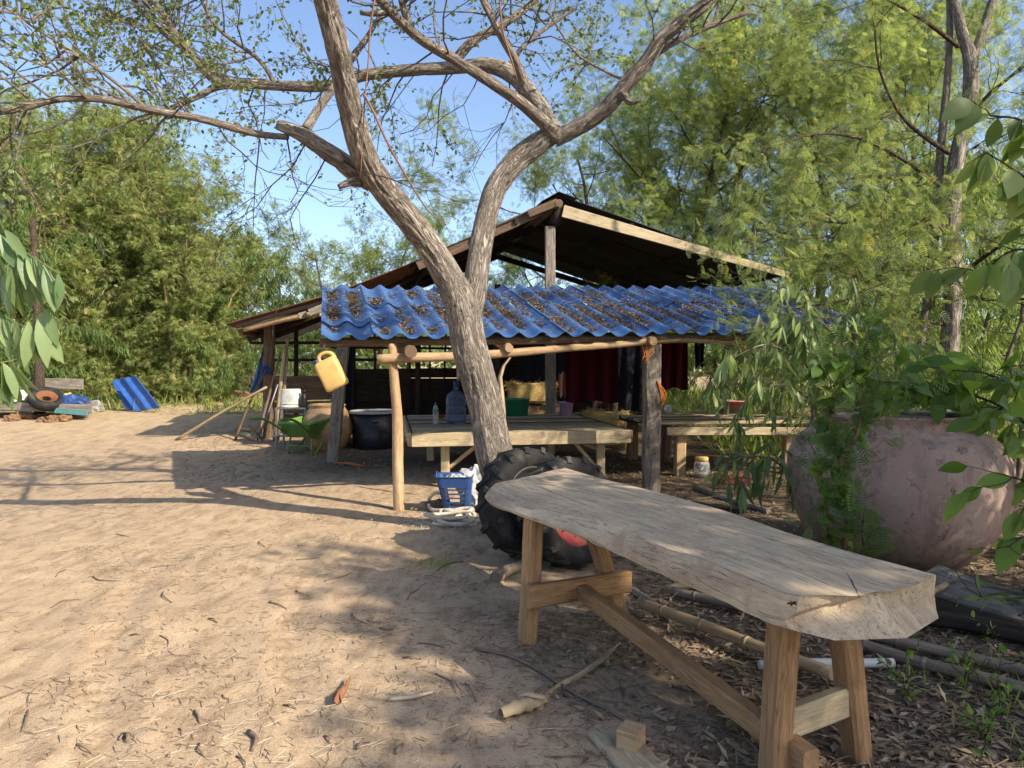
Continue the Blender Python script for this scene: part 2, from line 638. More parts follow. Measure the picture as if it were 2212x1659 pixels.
def ground_mat():
    t = MT('sandy_soil', .95, .1)
    pos = t.n('NewGeometry').outputs['Position']
    sx = t.n('SeparateXYZ', Vector=pos)
    big = t.noise(pos, .75, 5, .6, .4)
    mid = t.noise(pos, 3.6, 6, .62, .3)
    strk = t.noise(t.n('Mapping', Vector=pos, Scale=(2.6, .9, 1), Rotation=(0, 0, .25)).outputs[0], 3.5, 5, .62, .4)
    fin = t.noise(pos, 42, 4, .7)
    grit = t.noise(pos, 160, 2, .7)
    sand = t.ramp(mid, [(.25, (.37, .27, .17)), (.5, (.47, .345, .22)), (.75, (.55, .415, .27))])
    sand = t.mix(t.ramp(big, [(.40, g3(0)), (.66, g3(.65))]), sand, (.40, .285, .185))
    # greyish trampled organic dust in streaks
    dust = t.ramp(t.math('ADD', t.math('MULTIPLY', strk, .7), t.math('MULTIPLY', fin, .3)), [(.47, g3(0)), (.63, g3(.7))])
    sand = t.mix(dust, sand, (.215, .150, .090))
    # dark leaf mould on the right hand side
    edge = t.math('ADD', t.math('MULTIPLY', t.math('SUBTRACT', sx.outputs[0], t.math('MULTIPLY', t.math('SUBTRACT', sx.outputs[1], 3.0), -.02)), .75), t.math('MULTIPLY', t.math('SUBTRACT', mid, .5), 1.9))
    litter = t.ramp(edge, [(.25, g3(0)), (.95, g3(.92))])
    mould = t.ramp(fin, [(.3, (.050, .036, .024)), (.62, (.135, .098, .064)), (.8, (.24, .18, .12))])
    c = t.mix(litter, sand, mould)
    # shed floor painted dark: interior shade put into the soil colour
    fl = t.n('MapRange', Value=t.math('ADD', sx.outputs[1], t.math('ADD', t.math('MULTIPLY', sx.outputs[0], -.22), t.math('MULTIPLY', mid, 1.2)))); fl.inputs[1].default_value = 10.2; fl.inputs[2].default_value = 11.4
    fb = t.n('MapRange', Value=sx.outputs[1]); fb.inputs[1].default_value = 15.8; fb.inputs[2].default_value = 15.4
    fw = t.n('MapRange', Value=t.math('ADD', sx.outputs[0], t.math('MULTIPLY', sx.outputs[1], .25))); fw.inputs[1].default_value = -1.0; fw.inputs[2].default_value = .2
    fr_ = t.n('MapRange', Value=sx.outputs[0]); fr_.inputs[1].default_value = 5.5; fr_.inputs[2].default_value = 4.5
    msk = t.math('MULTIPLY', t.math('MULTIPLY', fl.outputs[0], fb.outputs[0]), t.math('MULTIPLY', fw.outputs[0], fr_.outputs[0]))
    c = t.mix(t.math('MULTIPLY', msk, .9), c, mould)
    # sparse straw and dead grass beyond the yard
    yr = t.n('MapRange', Value=sx.outputs[1]); yr.inputs[1].default_value = 13; yr.inputs[2].default_value = 20
    patch = t.math('MULTIPLY', yr.outputs[0], t.ramp(mid, [(.35, g3(.3)), (.6, g3(.85))]))
    c = t.mix(patch, c, t.mix(fin, (.36, .27, .14), (.60, .47, .27)))
    c = t.mix(.55, c, t.ramp(grit, [(.32, g3(.45)), (.66, g3(1.25))]), 'MULTIPLY')
    c = t.mix(.6, c, t.ramp(t.voro(pos, 55), [(.0, g3(.55)), (.22, g3(1.0))]), 'MULTIPLY')
    h = t.math('ADD', t.math('MULTIPLY', fin, .7), t.math('MULTIPLY', grit, .35))
    nrm = t.bump(h, .55, .012)
    return t.done(c, nrm)


M = {}
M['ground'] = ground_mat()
M['bark'] = bark('grey_furrowed_bark', (.47, .405, .335), (.125, .10, .08), .8, (.60, .56, .50))
M['bark_pale'] = bark('pale_branch_bark', (.44, .37, .30), (.17, .13, .10), 1.6, (.58, .53, .46))
M['bark_dark'] = bark('dark_bark', (.20, .15, .11), (.045, .032, .025), 1.3)
M['bark_red'] = plain('reddish_twig', (.22, .115, .075), .8, .2, .5)
M['bench'] = wood('weathered_slab', (.62, .49, .33), (.43, .325, .215), 5, .7, .85, 90, (.36, .26, .175), bstr=.5)
M['bench_leg'] = wood('fresh_leg_wood', (.48, .285, .135), (.27, .15, .07), 8, .5, .8, 60, (.24, .13, .07))
M['pale_wood'] = wood('pale_plank', (.60, .49, .31), (.42, .32, .19), 7, .45, .85, 60, (.30, .24, .17))
M['grey_wood'] = wood('grey_weathered_wood', (.36, .31, .25), (.13, .11, .09), 8, .8, .9, 60, (.10, .085, .07))
M['pole_wood'] = wood('debarked_pole', (.60, .42, .24), (.38, .24, .125), 7, .5, .8, 50, (.30, .19, .11))
M['brown_wood'] = wood('brown_old_wood', (.26, .175, .11), (.11, .07, .045), 8, .7, .9, 60)
M['dark_wood'] = wood('blackish_wood', (.055, .042, .032), (.02, .015, .012), 8, .6, .95, 50)  # near black wood; inside the shed its tone also puts shade into the colour
M['post_dark'] = wood('charred_post', (.33, .27, .21), (.055, .045, .038), 5, .9, .9, 60, (.05, .043, .038))
M['bamboo'] = wood('dry_bamboo', (.50, .37, .20), (.30, .20, .10), 10, .2, .5, 60, (.22, .15, .08), spec=.4, bstr=.2)
M['bamboo_grey'] = wood('old_bamboo', (.30, .24, .17), (.15, .11, .08), 10, .4, .7, 60)
M['tile'] = plain('blue_painted_tile', (.045, .115, .285), .55, .35, .5, 4, .06, (.12, .155, .235), 2.4, .44, .70)
M['tile2'] = plain('blue_scrap_tile', (.035, .115, .38), .4, .5, .25, 5, .0, (.10, .22, .50), 3.2, .55, .75)
M['rust'] = plain('rusty_sheet', (.20, .085, .055), .8, .2, .6, 7, .2, (.09, .05, .04), 4, .5, .7)
M['tin_dark'] = plain('dark_old_tin', (.032, .031, .033), .55, .4, .5, 6, .1, (.055, .032, .024), 3, .55, .75)
M['yellow'] = plain('yellow_plastic', (.60, .385, .125), .55, .35, .3, 6, .05, (.34, .23, .10), 7, .52, .74)
M['navy'] = plain('navy_plastic', (.02, .025, .10), .4, .4, .2)
M['green_paint'] = plain('green_painted_steel', (.115, .22, .045), .5, .4, .25, 9, .0, (.12, .14, .05), 9, .56, .72)
M['rubber'] = plain('dusty_rubber', (.022, .021, .021), .85, .2, .5, 9, .25, (.12, .10, .08), 3.4, .48, .75)
M['rubber_black'] = plain('black_rubber', (.018, .018, .018), .75, .25, .4, 12, .1, (.09, .075, .06), 6, .55, .75)
M['red_paint'] = plain('red_painted_rim', (.24, .030, .034), .65, .25, .4, 6, .0, (.13, .06, .05), 5, .42, .66)
M['orange_rim'] = plain('rusty_orange_rim', (.19, .085, .04), .85, .2, .4, 9, .1)
M['black_plastic'] = plain('black_plastic', (.010, .010, .014), .4, .4, .2)
M['grey_plastic'] = plain('grey_plastic', (.28, .28, .27), .6, .3, .3)
M['clay'] = plain('glazed_clay', (.36, .22, .105), .55, .35, .45, 9, .15, (.20, .13, .075), 5, .45, .7)
M['clay_pink'] = None
M['white_bucket'] = plain('dirty_white_plastic', (.55, .53, .47), .6, .3, .35, 8, .0, (.30, .27, .21), 6, .5, .75)
M['steel'] = plain('dull_steel', (.20, .20, .20), .5, .4, .4, 9, .0, (.12, .08, .06), 8, .55, .75, metal=.6)
M['straw'] = plain('straw', (.48, .34, .13), .9, .1, .6, 30)
M['rope'] = plain('cotton_rope', (.56, .49, .39), .95, .05, .4, 60, .5, (.36, .30, .22), 8, .5, .7)
M['orange_string'] = plain('orange_string', (.55, .17, .03), .8, .2, .2)
M['green_tub'] = plain('green_plastic', (.02, .16, .09), .5, .4, .2)
M['blue_plastic'] = plain('blue_plastic', (.022, .060, .18), .5, .4, .2, 8, .0, (.10, .12, .22), 8, .55, .75)
M['pink_plastic'] = plain('lilac_plastic', (.42, .28, .42), .5, .4, .2)
M['white_plastic'] = plain('white_plastic', (.62, .62, .60), .5, .4, .1)
M['bag'] = plain('crumpled_plastic_bag', (.42, .42, .42), .4, .5, .3, 8, .1)
M['blue_cloth'] = plain('blue_tarpaulin', (.03, .13, .30), .6, .3, .4, 6, .2, (.10, .16, .22), 5, .5, .75)
M['salmon_cloth'] = plain('salmon_cloth', (.50, .22, .17), .9, .1, .3)
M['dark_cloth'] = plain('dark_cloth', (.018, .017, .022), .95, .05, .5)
M['teal'] = plain('faded_teal', (.10, .22, .22), .8, .2, .3)
M['red_cloth'] = stripes('red_striped_cloth', [(.06, .007, .012), (.10, .014, .022), (.04, .006, .012), (.08, .009, .014), (.022, .004, .012)], 42)
M['crackm'] = plain('crack_dirt', (.055, .038, .026), .95, .05, .3)
M['block'] = wood('cut_timber_block', (.62, .45, .27), (.42, .27, .14), 5, .3, .8, 60)
M['coir'] = plain('coconut_husk', (.21, .125, .07), .95, .1, .6, 16, .5)
M['leaf_dead'] = leafm('dead_leaves', [(0, (.12, .085, .055)), (.4, (.24, .17, .105)), (.8, (.36, .27, .17)), (1, (.43, .34, .23))], .1, .8, .15, 1.0)
M['leaf_roof'] = leafm('roof_leaf_litter', [(0, (.055, .038, .026)), (.5, (.12, .085, .055)), (.85, (.19, .14, .09)), (1, (.32, .25, .16))], .1, .85, .1, 1.0)
M['leaf_orange'] = plain('orange_dead_leaf', (.23, .11, .06), .8, .2, .4, 20)
M['sheath'] = plain('dry_bamboo_sheath', (.42, .32, .19), .7, .25, .45, 16, .2, (.26, .19, .11), 6, .5, .7)
M['twig'] = plain('dry_twig', (.20, .15, .11), .9, .1, .6, 20)
M['twig_pale'] = plain('pale_dry_twig', (.46, .39, .29), .9, .1, .5, 20)
# foliage
M['lf_main'] = leafm('small_round_leaves', [(0, (.075, .11, .035)), (.5, (.13, .18, .055)), (.85, (.19, .25, .08)), (1, (.28, .27, .09))], .46)
M['lf_feather'] = leafm('feathery_leaves', [(0, (.085, .13, .05)), (.3, (.165, .225, .085)), (.7, (.26, .32, .12)), (.94, (.33, .37, .14)), (1, (.44, .37, .13))], .52, .55, .2)
M['lf_bamboo'] = leafm('bamboo_leaves', [(0, (.10, .14, .05)), (.35, (.20, .26, .085)), (.75, (.30, .36, .12)), (.93, (.37, .41, .15)), (1, (.48, .41, .22))], .47, .5, .25)
M['lf_dark'] = leafm('dark_leaves', [(0, (.06, .11, .03)), (.5, (.09, .15, .04)), (1, (.15, .21, .06))], .42)
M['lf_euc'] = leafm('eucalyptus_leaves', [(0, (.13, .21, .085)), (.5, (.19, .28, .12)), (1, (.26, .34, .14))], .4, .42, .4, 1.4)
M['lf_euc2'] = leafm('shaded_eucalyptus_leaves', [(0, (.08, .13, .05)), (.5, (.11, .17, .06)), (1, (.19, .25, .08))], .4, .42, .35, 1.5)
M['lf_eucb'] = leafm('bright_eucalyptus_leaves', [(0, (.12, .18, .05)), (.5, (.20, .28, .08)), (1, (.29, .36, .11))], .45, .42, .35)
M['lf_big'] = leafm('broad_leaves', [(0, (.08, .15, .025)), (.5, (.12, .21, .035)), (1, (.20, .29, .045))], .45, .4, .4, 1.7)
M['lf_grey'] = leafm('grey_green_leaves', [(0, (.13, .17, .10)), (1, (.22, .27, .16))], .3)
M['grass'] = leafm('grass_blades', [(0, (.12, .20, .03)), (.6, (.22, .29, .06)), (1, (.40, .36, .14))], .4)
M['hedge'] = leafm('far_leaves', [(0, (.06, .10, .03)), (.5, (.10, .15, .045)), (1, (.17, .21, .07))], .35)


def pink_jar():
    t = MT('pinkish_cement', .9, .15)
    v = t.gc()
    big = t.noise(v, 1.6, 5, .6, .4)
    c = t.ramp(big, [(.3, (.30, .20, .16)), (.5, (.39, .265, .215)), (.72, (.46, .34, .28))])
    pale = t.noise(v, 4.5, 6, .68, .5)
    c = t.mix(t.ramp(pale, [(.58, g3(0)), (.66, g3(.6))]), c, (.46, .42, .38))
    pit = t.noise(v, 13, 8, .8, 1.2)
    c = t.mix(t.ramp(pit, [(.55, g3(0)), (.63, g3(.8))]), c, (.115, .065, .055))
    sz = t.n('SeparateXYZ', Vector=v).outputs[2]
    drip = t.noise(t.n('Mapping', Vector=v, Scale=(5.5, 5.5, .55)).outputs[0], 1.6, 5, .6, .3)
    c = t.mix(t.ramp(drip, [(.52, g3(0)), (.68, g3(.55))]), c, (.15, .115, .095))
    low = t.math('ADD', sz, t.math('MULTIPLY', t.math('SUBTRACT', pale, .5), .55))
    c = t.mix(t.ramp(low, [(.05, g3(.8)), (.34, g3(0))]), c, (.13, .095, .07))
    h = t.math('ADD', t.math('MULTIPLY', pit, -.5), pale)
    return t.done(c, t.bump(h, .6, .02))


M['clay_pink'] = pink_jar()


def clear(name, c, rough=.08, alpha=.35):
    t = MT(name, rough, .5)
    t.put(t.b.inputs['Base Color'], c)
    t.b.inputs['Transmission Weight'].default_value = .75
    t.b.inputs['IOR'].default_value = 1.2
    return t.m


M['clear'] = clear('clear_plastic', (.85, .88, .88))
M['jug'] = clear('blue_clear_plastic', (.24, .30, .55), .18)

# ------------------------------------------------------------------ the ground, one sheet to the horizon
def graded(lo, hi, step, far_lo, far_hi, k=1.16):
    mid = list(np.arange(lo, hi, step))
    a, d = [], step
    x = mid[0]
    while x > far_lo:
        d *= k; x -= d; a.append(x)
    b, d = [], step
    x = mid[-1]
    while x < far_hi:
        d *= k; x += d; b.append(x)
    return np.array(a[::-1] + mid + b)


gx = graded(-4.2, 3.6, 0.030, -700, 700)
gy = graded(1.6, 9.0, 0.030, -300, 1200)
GX, GY = np.meshgrid(gx, gy, indexing='xy')
GZ = gz(GX, GY)
mb = MB()
mb.loft(np.stack([GX, GY, GZ], -1), closed=False, smooth=True)
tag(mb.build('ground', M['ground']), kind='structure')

# ------------------------------------------------------------------ trees
def seg_sample(tips, n):
    A = np.concatenate([np.asarray(t)[:-1] for t in tips]); B = np.concatenate([np.asarray(t)[1:] for t in tips])
    L = np.linalg.norm(B - A, axis=1)
    idx = rng.choice(len(A), n, p=L / L.sum())
    f = rng.random(n)[:, None]
    return A[idx] * (1 - f) + B[idx] * f, (B - A)[idx] / (L[idx][:, None] + 1e-9)


def leaves(mb, tips, n, tmpl, size, along=.6, up=1.0, jit=.05, droop=0.0, aspect=None):
    P, D = seg_sample(tips, n)
    x = D * along + rdir(n) * .8
    x[:, 2] -= droop
    z = rdir(n) * .7; z[:, 2] += up
    sc = rng.uniform(size[0], size[1], n)
    if aspect is not None:
        sc = np.stack([sc, sc * aspect, sc * aspect], 1)
    V, F, rd = scatter(tmpl[0], tmpl[1], P + rng.normal(size=(n, 3)) * jit, x, z, sc)
    mb.add(V, F, None, False, rd)


def perp(d):
    v = rdir(1)[0]
    return unit(v - d * np.dot(v, d))


def grow(mb, tips, p, d, L, r, lev, nb=(3, 5), spread=.8, ratio=.62, wander=.22, up=.05, npt=5, keep=None):
    p = np.asarray(p, float); d = unit(d)
    pts, ds = [p], []
    for i in range(npt):
        d = unit(d + rng.normal(size=3) * wander + np.array([0, 0, up]))
        p = p + d * L / npt
        pts.append(p); ds.append(d)
    mb.tube(pts, np.linspace(r, max(r * .4, .0018), len(pts)), n=7 if r > .03 else (5 if r > .012 else 3), caps=False)
    if keep is not None:
        keep.append(pts)
    if lev <= 1:
        tips.append(pts)
    if lev == 0:
        return
    for _ in range(random.randint(*nb)):
        i = random.randint(1, npt - 1) if lev > 1 else random.randint(0, npt - 1)
        dd = unit(ds[i] + perp(ds[i]) * spread * R(.7, 1.4))
        f = (i + 1) / npt
        grow(mb, tips, pts[i + 1], dd, L * ratio * R(.7, 1.25), max(r * (1 - .6 * f) * .62, .002), lev - 1, nb, spread, ratio, wander, up, npt)


# ---- the big forked tree in front of the shed -------------------------------------------------
def furrow(amp, fr=26.0):
    def f(L, a, Q):
        ca, sa = np.cos(a), np.sin(a)
        p = np.stack([L[:, None] * 2.6 + 0 * a, Q[:, None] * ca * fr, Q[:, None] * sa * fr], -1)
        r = np.abs(fbm(p + 3, 3))
        lump = fbm(np.stack([L[:, None] * 1.8 + 0 * a, ca[None] * .9 + 0 * L[:, None], sa[None] * .9 + 0 * L[:, None]], -1) + 8, 2)
        return amp * (-1.3 * np.exp(-(r / .13) ** 2) + .5 * fbm(p * 2.2, 2)) + .07 * Q[:, None] * lump
    return f


tree = thing('forked_tree', gg(0.10, 6.35), 'tall grey barked tree forking into two main limbs in front of the shed', 'tree')


def limb(name, pxs, mat, n, step, amp, flare=None):
    pts = [at(u, v, y) for u, v, y, w in pxs]
    rad = [.93 * w / 2 / S * y for u, v, y, w in pxs]
    m_ = MB()
    m_.tube(pts, rad, n=n, step=step, rr=furrow(amp) if amp else None)
    o = m_.build(name, mat, tree)
    return pts, o


tr, _ = limb('trunk', [(1128, 1145, 6.45, 112), (1098, 1060, 6.4, 92), (1070, 985, 6.35, 84), (1042, 850, 6.3, 82), (1012, 740, 6.25, 84),
                       (1000, 670, 6.22, 82), (968, 600, 6.15, 66), (930, 535, 6.02, 62), (888, 478, 5.88, 63), (832, 410, 5.7, 62), (792, 350, 5.5, 61), (766, 270, 5.3, 58),
                       (746, 180, 5.12, 56), (726, 90, 4.95, 54), (702, 0, 4.8, 52), (684, -90, 4.65, 48), (660, -220, 4.5, 40), (600, -420, 4.4, 28)], M['bark'], 72, .014, .009)
rl, _ = limb('limb', [(1006, 705, 6.26, 58), (1024, 640, 6.28, 60), (1034, 570, 6.32, 54), (1048, 480, 6.4, 51), (1072, 405, 6.45, 52), (1118, 345, 6.5, 56), (1165, 308, 6.5, 54), (1200, 284, 6.5, 44)], M['bark'], 56, .014, .008)
PX = {
    'l1': [(806, 392, 5.66, 50), (770, 372, 5.62, 46), (735, 345, 5.55, 44), (700, 322, 5.5, 42), (655, 292, 5.45, 36), (620, 276, 5.42, 30), (600, 270, 5.42, 22)],
    'l1a': [(622, 296, 5.44, 14), (560, 290, 5.3, 16), (500, 275, 5.2, 18), (430, 256, 5.1, 17), (320, 236, 5.0, 17), (215, 214, 4.9, 17), (120, 215, 4.8, 16), (40, 236, 4.7, 15), (-60, 245, 4.6, 13), (-220, 230, 4.5, 8)],
    'l1b': [(660, 280, 5.46, 22), (692, 228, 5.6, 19), (720, 190, 5.7, 17), (762, 125, 5.9, 16), (800, 70, 6.1, 13), (832, 10, 6.2, 10), (850, -60, 6.3, 6)],
    'r1': [(1205, 296, 6.48, 36), (1172, 262, 6.35, 30), (1120, 218, 6.2, 28), (1050, 172, 6.05, 27), (985, 130, 5.9, 25), (920, 92, 5.8, 24), (868, 48, 5.7, 22), (822, 2, 5.6, 20), (770, -60, 5.5, 15), (690, -160, 5.4, 8)],
    'r2': [(1196, 285, 6.55, 44), (1160, 222, 6.65, 42), (1118, 170, 6.75, 40), (1060, 142, 6.8, 36), (980, 146, 6.8, 30), (880, 152, 6.8, 28), (790, 162, 6.8, 27), (715, 184, 6.8, 25), (630, 186, 6.8, 24), (545, 182, 6.8, 22), (472, 186, 6.8, 18), (430, 208, 6.75, 14), (370, 232, 6.7, 10), (300, 262, 6.7, 6)],
    'r2a': [(540, 188, 6.8, 20), (470, 178, 6.75, 17), (430, 140, 6.7, 15), (385, 80, 6.65, 15), (345, 20, 6.6, 13), (310, -30, 6.6, 11), (240, -130, 6.5, 6)],
    'r2b': [(500, 180, 6.78, 16), (460, 150, 6.9, 13), (400, 110, 7.0, 11), (330, 50, 7.1, 10), (270, -20, 7.2, 7)],
    'r3': [(1196, 300, 6.5, 40), (1258, 268, 6.45, 38), (1310, 232, 6.4, 37), (1352, 182, 6.35, 36), (1400, 128, 6.3, 34), (1428, 82, 6.25, 34), (1480, 42, 6.2, 32), (1530, 2, 6.15, 30), (1580, -60, 6.1, 24), (1620, -180, 6.0, 12)],
    'r3a': [(1345, 200, 6.36, 20), (1372, 158, 6.4, 17), (1430, 108, 6.45, 15), (1500, 70, 6.5, 14), (1560, 46, 6.5, 12), (1620, 26, 6.5, 8)],
    'r3b': [(1330, 218, 6.38, 26), (1345, 205, 6.3, 20), (1362, 222, 6.2, 13), (1385, 216, 6.15, 9)],
    'r2c': [(1140, 200, 6.7, 24), (1118, 140, 6.6, 20), (1090, 90, 6.55, 19), (1062, 38, 6.5, 18), (1040, -10, 6.45, 17), (1010, -90, 6.4, 10)],
    'r2d': [(1095, 154, 6.78, 16), (1130, 100, 6.9, 11), (1180, 60, 7.0, 10), (1240, 20, 7.1, 7)],
    'r2e': [(975, 140, 6.8, 26), (1020, 90, 6.9, 22), (1090, 50, 7.0, 18), (1150, 5, 7.1, 14), (1180, -40, 7.1, 10)],
    'r1a': [(890, 66, 5.75, 18), (872, 20, 5.7, 18), (862, -40, 5.6, 15)],
    'r1b': [(840, 25, 5.65, 16), (800, 30, 5.6, 13), (778, 28, 5.6, 9)],
    'stub': [(778, 392, 5.62, 26), (752, 395, 5.52, 18), (732, 404, 5.48, 14)],
    'l2': [(598, 190, 6.8, 12), (560, 130, 6.7, 10), (470, 60, 6.6, 9), (425, -20, 6.5, 7)],
    'l3': [(318, 236, 5.0, 9), (265, 190, 5.0, 8), (170, 120, 5.0, 7), (60, 50, 5.0, 5), (20, 10, 5, 4)],
    'r3c': [(1360, 178, 6.35, 7), (1300, 150, 6.5, 6), (1240, 110, 6.6, 5), (1180, 20, 6.7, 4)],
}
LP = {}
for k, px in PX.items():
    thick = px[0][3] > 20
    m_ = M['bark'] if k in ('l1', 'r2', 'r3', 'stub') else M['bark_pale']
    LP[k] = limb('branch', px, m_, 28 if thick else 9, .03 if thick else .06, .006 if thick else 0)[0]

tw, tips = MB(), []
for k, cnt, up, reach in (('l1a', 26, .10, .8), ('r2', 15, .10, .95), ('r2a', 20, .12, .9), ('r2b', 16, .12, .85), ('l1b', 7, .08, .7), ('r1', 10, .12, .8), ('l2', 10, .1, .8), ('l3', 16, .1, .8),
                          ('r3', 5, .1, .8), ('r3a', 6, .1, .6), ('r2c', 7, .12, .8), ('r2e', 10, .1, .8), ('r2d', 6, .1, .7), ('r1a', 6, .1, .7), ('r3c', 5, .1, .5)):
    P = np.array(LP[k]); i0 = max(1, len(P) // 3)
    for _ in range(cnt):
        i = random.randint(i0, len(P) - 2); f = R(0, 1)
        p = P[i] * (1 - f) + P[i + 1] * f
        d = unit(P[i + 1] - P[i])
        grow(tw, tips, p, d * .5 + perp(d) * .9 + np.array([0, 0, .15]), reach * R(.7, 1.3), .010, 2, (2, 4), .75, .6, .22, up * .3)
tag(tw.build('twigs', M['bark_pale'], tree), kind='stuff')
# thin dead twigs hanging under the forks
dt, dtips = MB(), []
for (u, v, y, dx, dz, l) in [(1040, 150, 6.8, -.3, -1, 1.0), (985, 150, 6.8, -.5, -.9, .9), (1100, 180, 6.7, -.2, -1, .9), (900, 155, 6.8, -.4, -.8, .8), (705, 340, 5.5, -.6, -.7, .9),
                             (660, 310, 5.45, -.4, -.9, 1.0), (560, 300, 5.3, .2, -1, .7), (800, 165, 6.8, -.1, -1, .8), (740, 345, 5.5, .6, -.6, .7), (620, 300, 5.4, .3, -1, .8), (470, 270, 5.1, .3, -1, .6)]:
    grow(dt, dtips, at(u, v, y), np.array([dx, R(-.3, .3), dz]), l, .007, 2, (3, 4), .8, .62, .25, .02)
tag(dt.build('dead_twigs', M['bark_dark'], tree), kind='stuff')
hg = MB()
hg.tube([at(*p) for p in ((786, 205, 5.2), (806, 240, 5.15), (838, 310, 5.1), (880, 385, 5.1), (925, 455, 5.1), (965, 486, 5.1))], [.010, .009, .008, .007, .005, .003], n=5, step=.05)
hg.build('hanging_twig', M['bark_red'], tree); hg = MB()
hg.tube([at(*p) for p in ((812, -20, 5.3), (800, 60, 5.3), (796, 130, 5.25), (788, 215, 5.2), (782, 330, 5.2), (778, 385, 5.2))], [.008, .007, .006, .005, .003, .002], n=4, step=.06)
hg.build('hanging_twig', M['bark_red'], tree); hg = MB()
hg.tube([at(*p) for p in ((1078, -20, 6.3), (1085, 60, 6.3), (1105, 130, 6.3), (1118, 175, 6.3))], [.008, .008, .007, .005], n=4, step=.06)
hg.build('hanging_twig', M['bark_red'], tree)
cr = MB()
leaves(cr, tips, 14000, t_round(.62), (.026, .052), .5, .6, .02, .25)
cr.build('crown', M['lf_main'], tree)


# ---- tree kinds used several times ------------------------------------------------------------
def make_feather(seed, H=8.0, n_leaf=15000, sp=.75, first=.22, r0=.14, bushy=1.0, size=(.13, .21)):
    global rng
    random.seed(seed); rng = np.random.default_rng(seed)
    wood_mb, tip = MB(), []
    pts, d, p = [np.zeros(3)], unit([R(-.1, .1), R(-.1, .1), 1]), np.zeros(3)
    for i in range(8):
        d = unit(d + rng.normal(size=3) * .10 + np.array([0, 0, .12]))
        p = p + d * H * .85 / 8
        pts.append(p)
    wood_mb.tube(pts, np.linspace(r0, r0 * .22, 9), n=10, step=.2, rough=.08)
    for i in range(int(17 * bushy)):
        f = first + (1 - first) * (i + R(0, 1)) / (17 * bushy)
        j = min(int(f * 8), 7); q = pts[j] + (pts[j + 1] - pts[j]) * (f * 8 - j)
        a = R(0, 6.28)
        L = H * (.40 - .20 * abs(f - .5)) * R(.7, 1.15)
        grow(wood_mb, tip, q, np.array([math.cos(a), math.sin(a), R(.15, .8)]), L, r0 * .32 * (1.1 - .7 * f), 3, (3, 4), sp, .58, .16, .02)
    cmb = MB()
    leaves(cmb, tip, n_leaf, t_frond(6, .085), size, .5, 1.1, .08, .25)
    return wood_mb, cmb


def make_bamboo(seed, H=8.0, n_culm=16, n_sprig=22000, spread=1.3):
    global rng
    random.seed(seed); rng = np.random.default_rng(seed)
    wmb, tip = MB(), []
    for c in range(n_culm):
        a = R(0, 6.28); r = R(0, .5)
        h = H * R(.6, 1.05); lean = R(.25, 1.0) * spread
        p0 = np.array([math.cos(a) * r, math.sin(a) * r, -.1])
        pts = []
        for i in range(11):
            f = i / 10
            o = lean * f ** 1.8
            z = h * (f - .16 * f ** 3 * lean)
            pts.append(p0 + np.array([math.cos(a) * o, math.sin(a) * o, z]) + rng.normal(size=3) * .03)
        wmb.tube(pts, np.linspace(.045, .006, 11), n=6, caps=False)
        tip.append(pts[2:])
        for i in range(1, 11):
            for _ in range(4):
                b = R(0, 6.28)
                grow(wmb, tip, pts[i], np.array([math.cos(b), math.sin(b), R(-.1, .8)]), R(.5, 1.25) * (1.1 - .3 * i / 10), .006, 1, (1, 3), .8, .6, .25, -.06, 4)
    cmb = MB()
    leaves(cmb, tip, n_sprig, t_sprig(6, .10), (.10, .19), .7, .7, .07, .35)
    return wmb, cmb


def make_euc(seed, H=5.0, n_leaf=5000, L=(.12, .2), crown_r=1.3, first=.12, asp=.17, droop=1.2):
    global rng
    random.seed(seed); rng = np.random.default_rng(seed)
    wmb, tip = MB(), []
    pts = [np.array([R(-.05, .05) * i, R(-.05, .05) * i, H * .92 * i / 8]) for i in range(9)]
    wmb.tube(pts, np.linspace(.045, .01, 9), n=7, caps=False)
    for i in range(26):
        f = first + (1 - first) * i / 26
        j = min(int(f * 8), 7); q = pts[j] + (pts[j + 1] - pts[j]) * (f * 8 - j)
        a = R(0, 6.28)
        grow(wmb, tip, q, np.array([math.cos(a), math.sin(a), R(.2, .8)]), crown_r * R(.6, 1.1) * (1.15 - .7 * f), .012, 2, (2, 4), .7, .6, .18, -.10)
    cmb = MB()
    leaves(cmb, tip, n_leaf, T_FOLD, L, .3, .3, .04, droop, asp)
    return wmb, cmb


def plant(name, kind, loc, rz, sc, label, cat, group, crown_name='crown', trunk_name='trunk'):
    """one tree that shares its trunk and crown mesh with the others of its kind"""
    t_ = thing(name, loc, label, cat, group)
    m4 = Matrix.Translation(Vector(loc)) @ Matrix.Rotation(rz, 4, 'Z') @ Matrix.Diagonal((sc if np.ndim(sc) else (sc, sc, sc)) + (1,) if isinstance(sc, tuple) else (sc, sc, sc, 1))
    child(trunk_name, kind[0], t_, m4)
    child(crown_name, kind[1], t_, m4)
    return t_


def kind_mesh(pair, tm, cm):
    a = pair[0].mesh('trunk'); a.materials.append(tm)
    b = pair[1].mesh('crown'); b.materials.append(cm)
    return a, b


K_FA = kind_mesh(make_feather(3, 8.5, 13500), M['bark_dark'], M['lf_feather'])
K_FB = kind_mesh(make_feather(5, 8.0, 12500, .85, .3), M['bark_dark'], M['lf_feather'])
K_BA = kind_mesh(make_bamboo(2, 8.0), M['bamboo_green'] if 'bamboo_green' in M else M['bamboo'], M['lf_bamboo'])
K_BB = kind_mesh(make_bamboo(8, 7.0, 14, 20000, 1.6), M['bamboo'], M['lf_bamboo'])
K_EU = kind_mesh(make_euc(4, 5.0, 5200), M['bark_pale'], M['lf_eucb'])
K_ED = kind_mesh(make_euc(14, 5.5, 8000, (.14, .22), 1.7, .08), M['bark_pale'], M['lf_dark'])
random.seed(21); rng = np.random.default_rng(21)


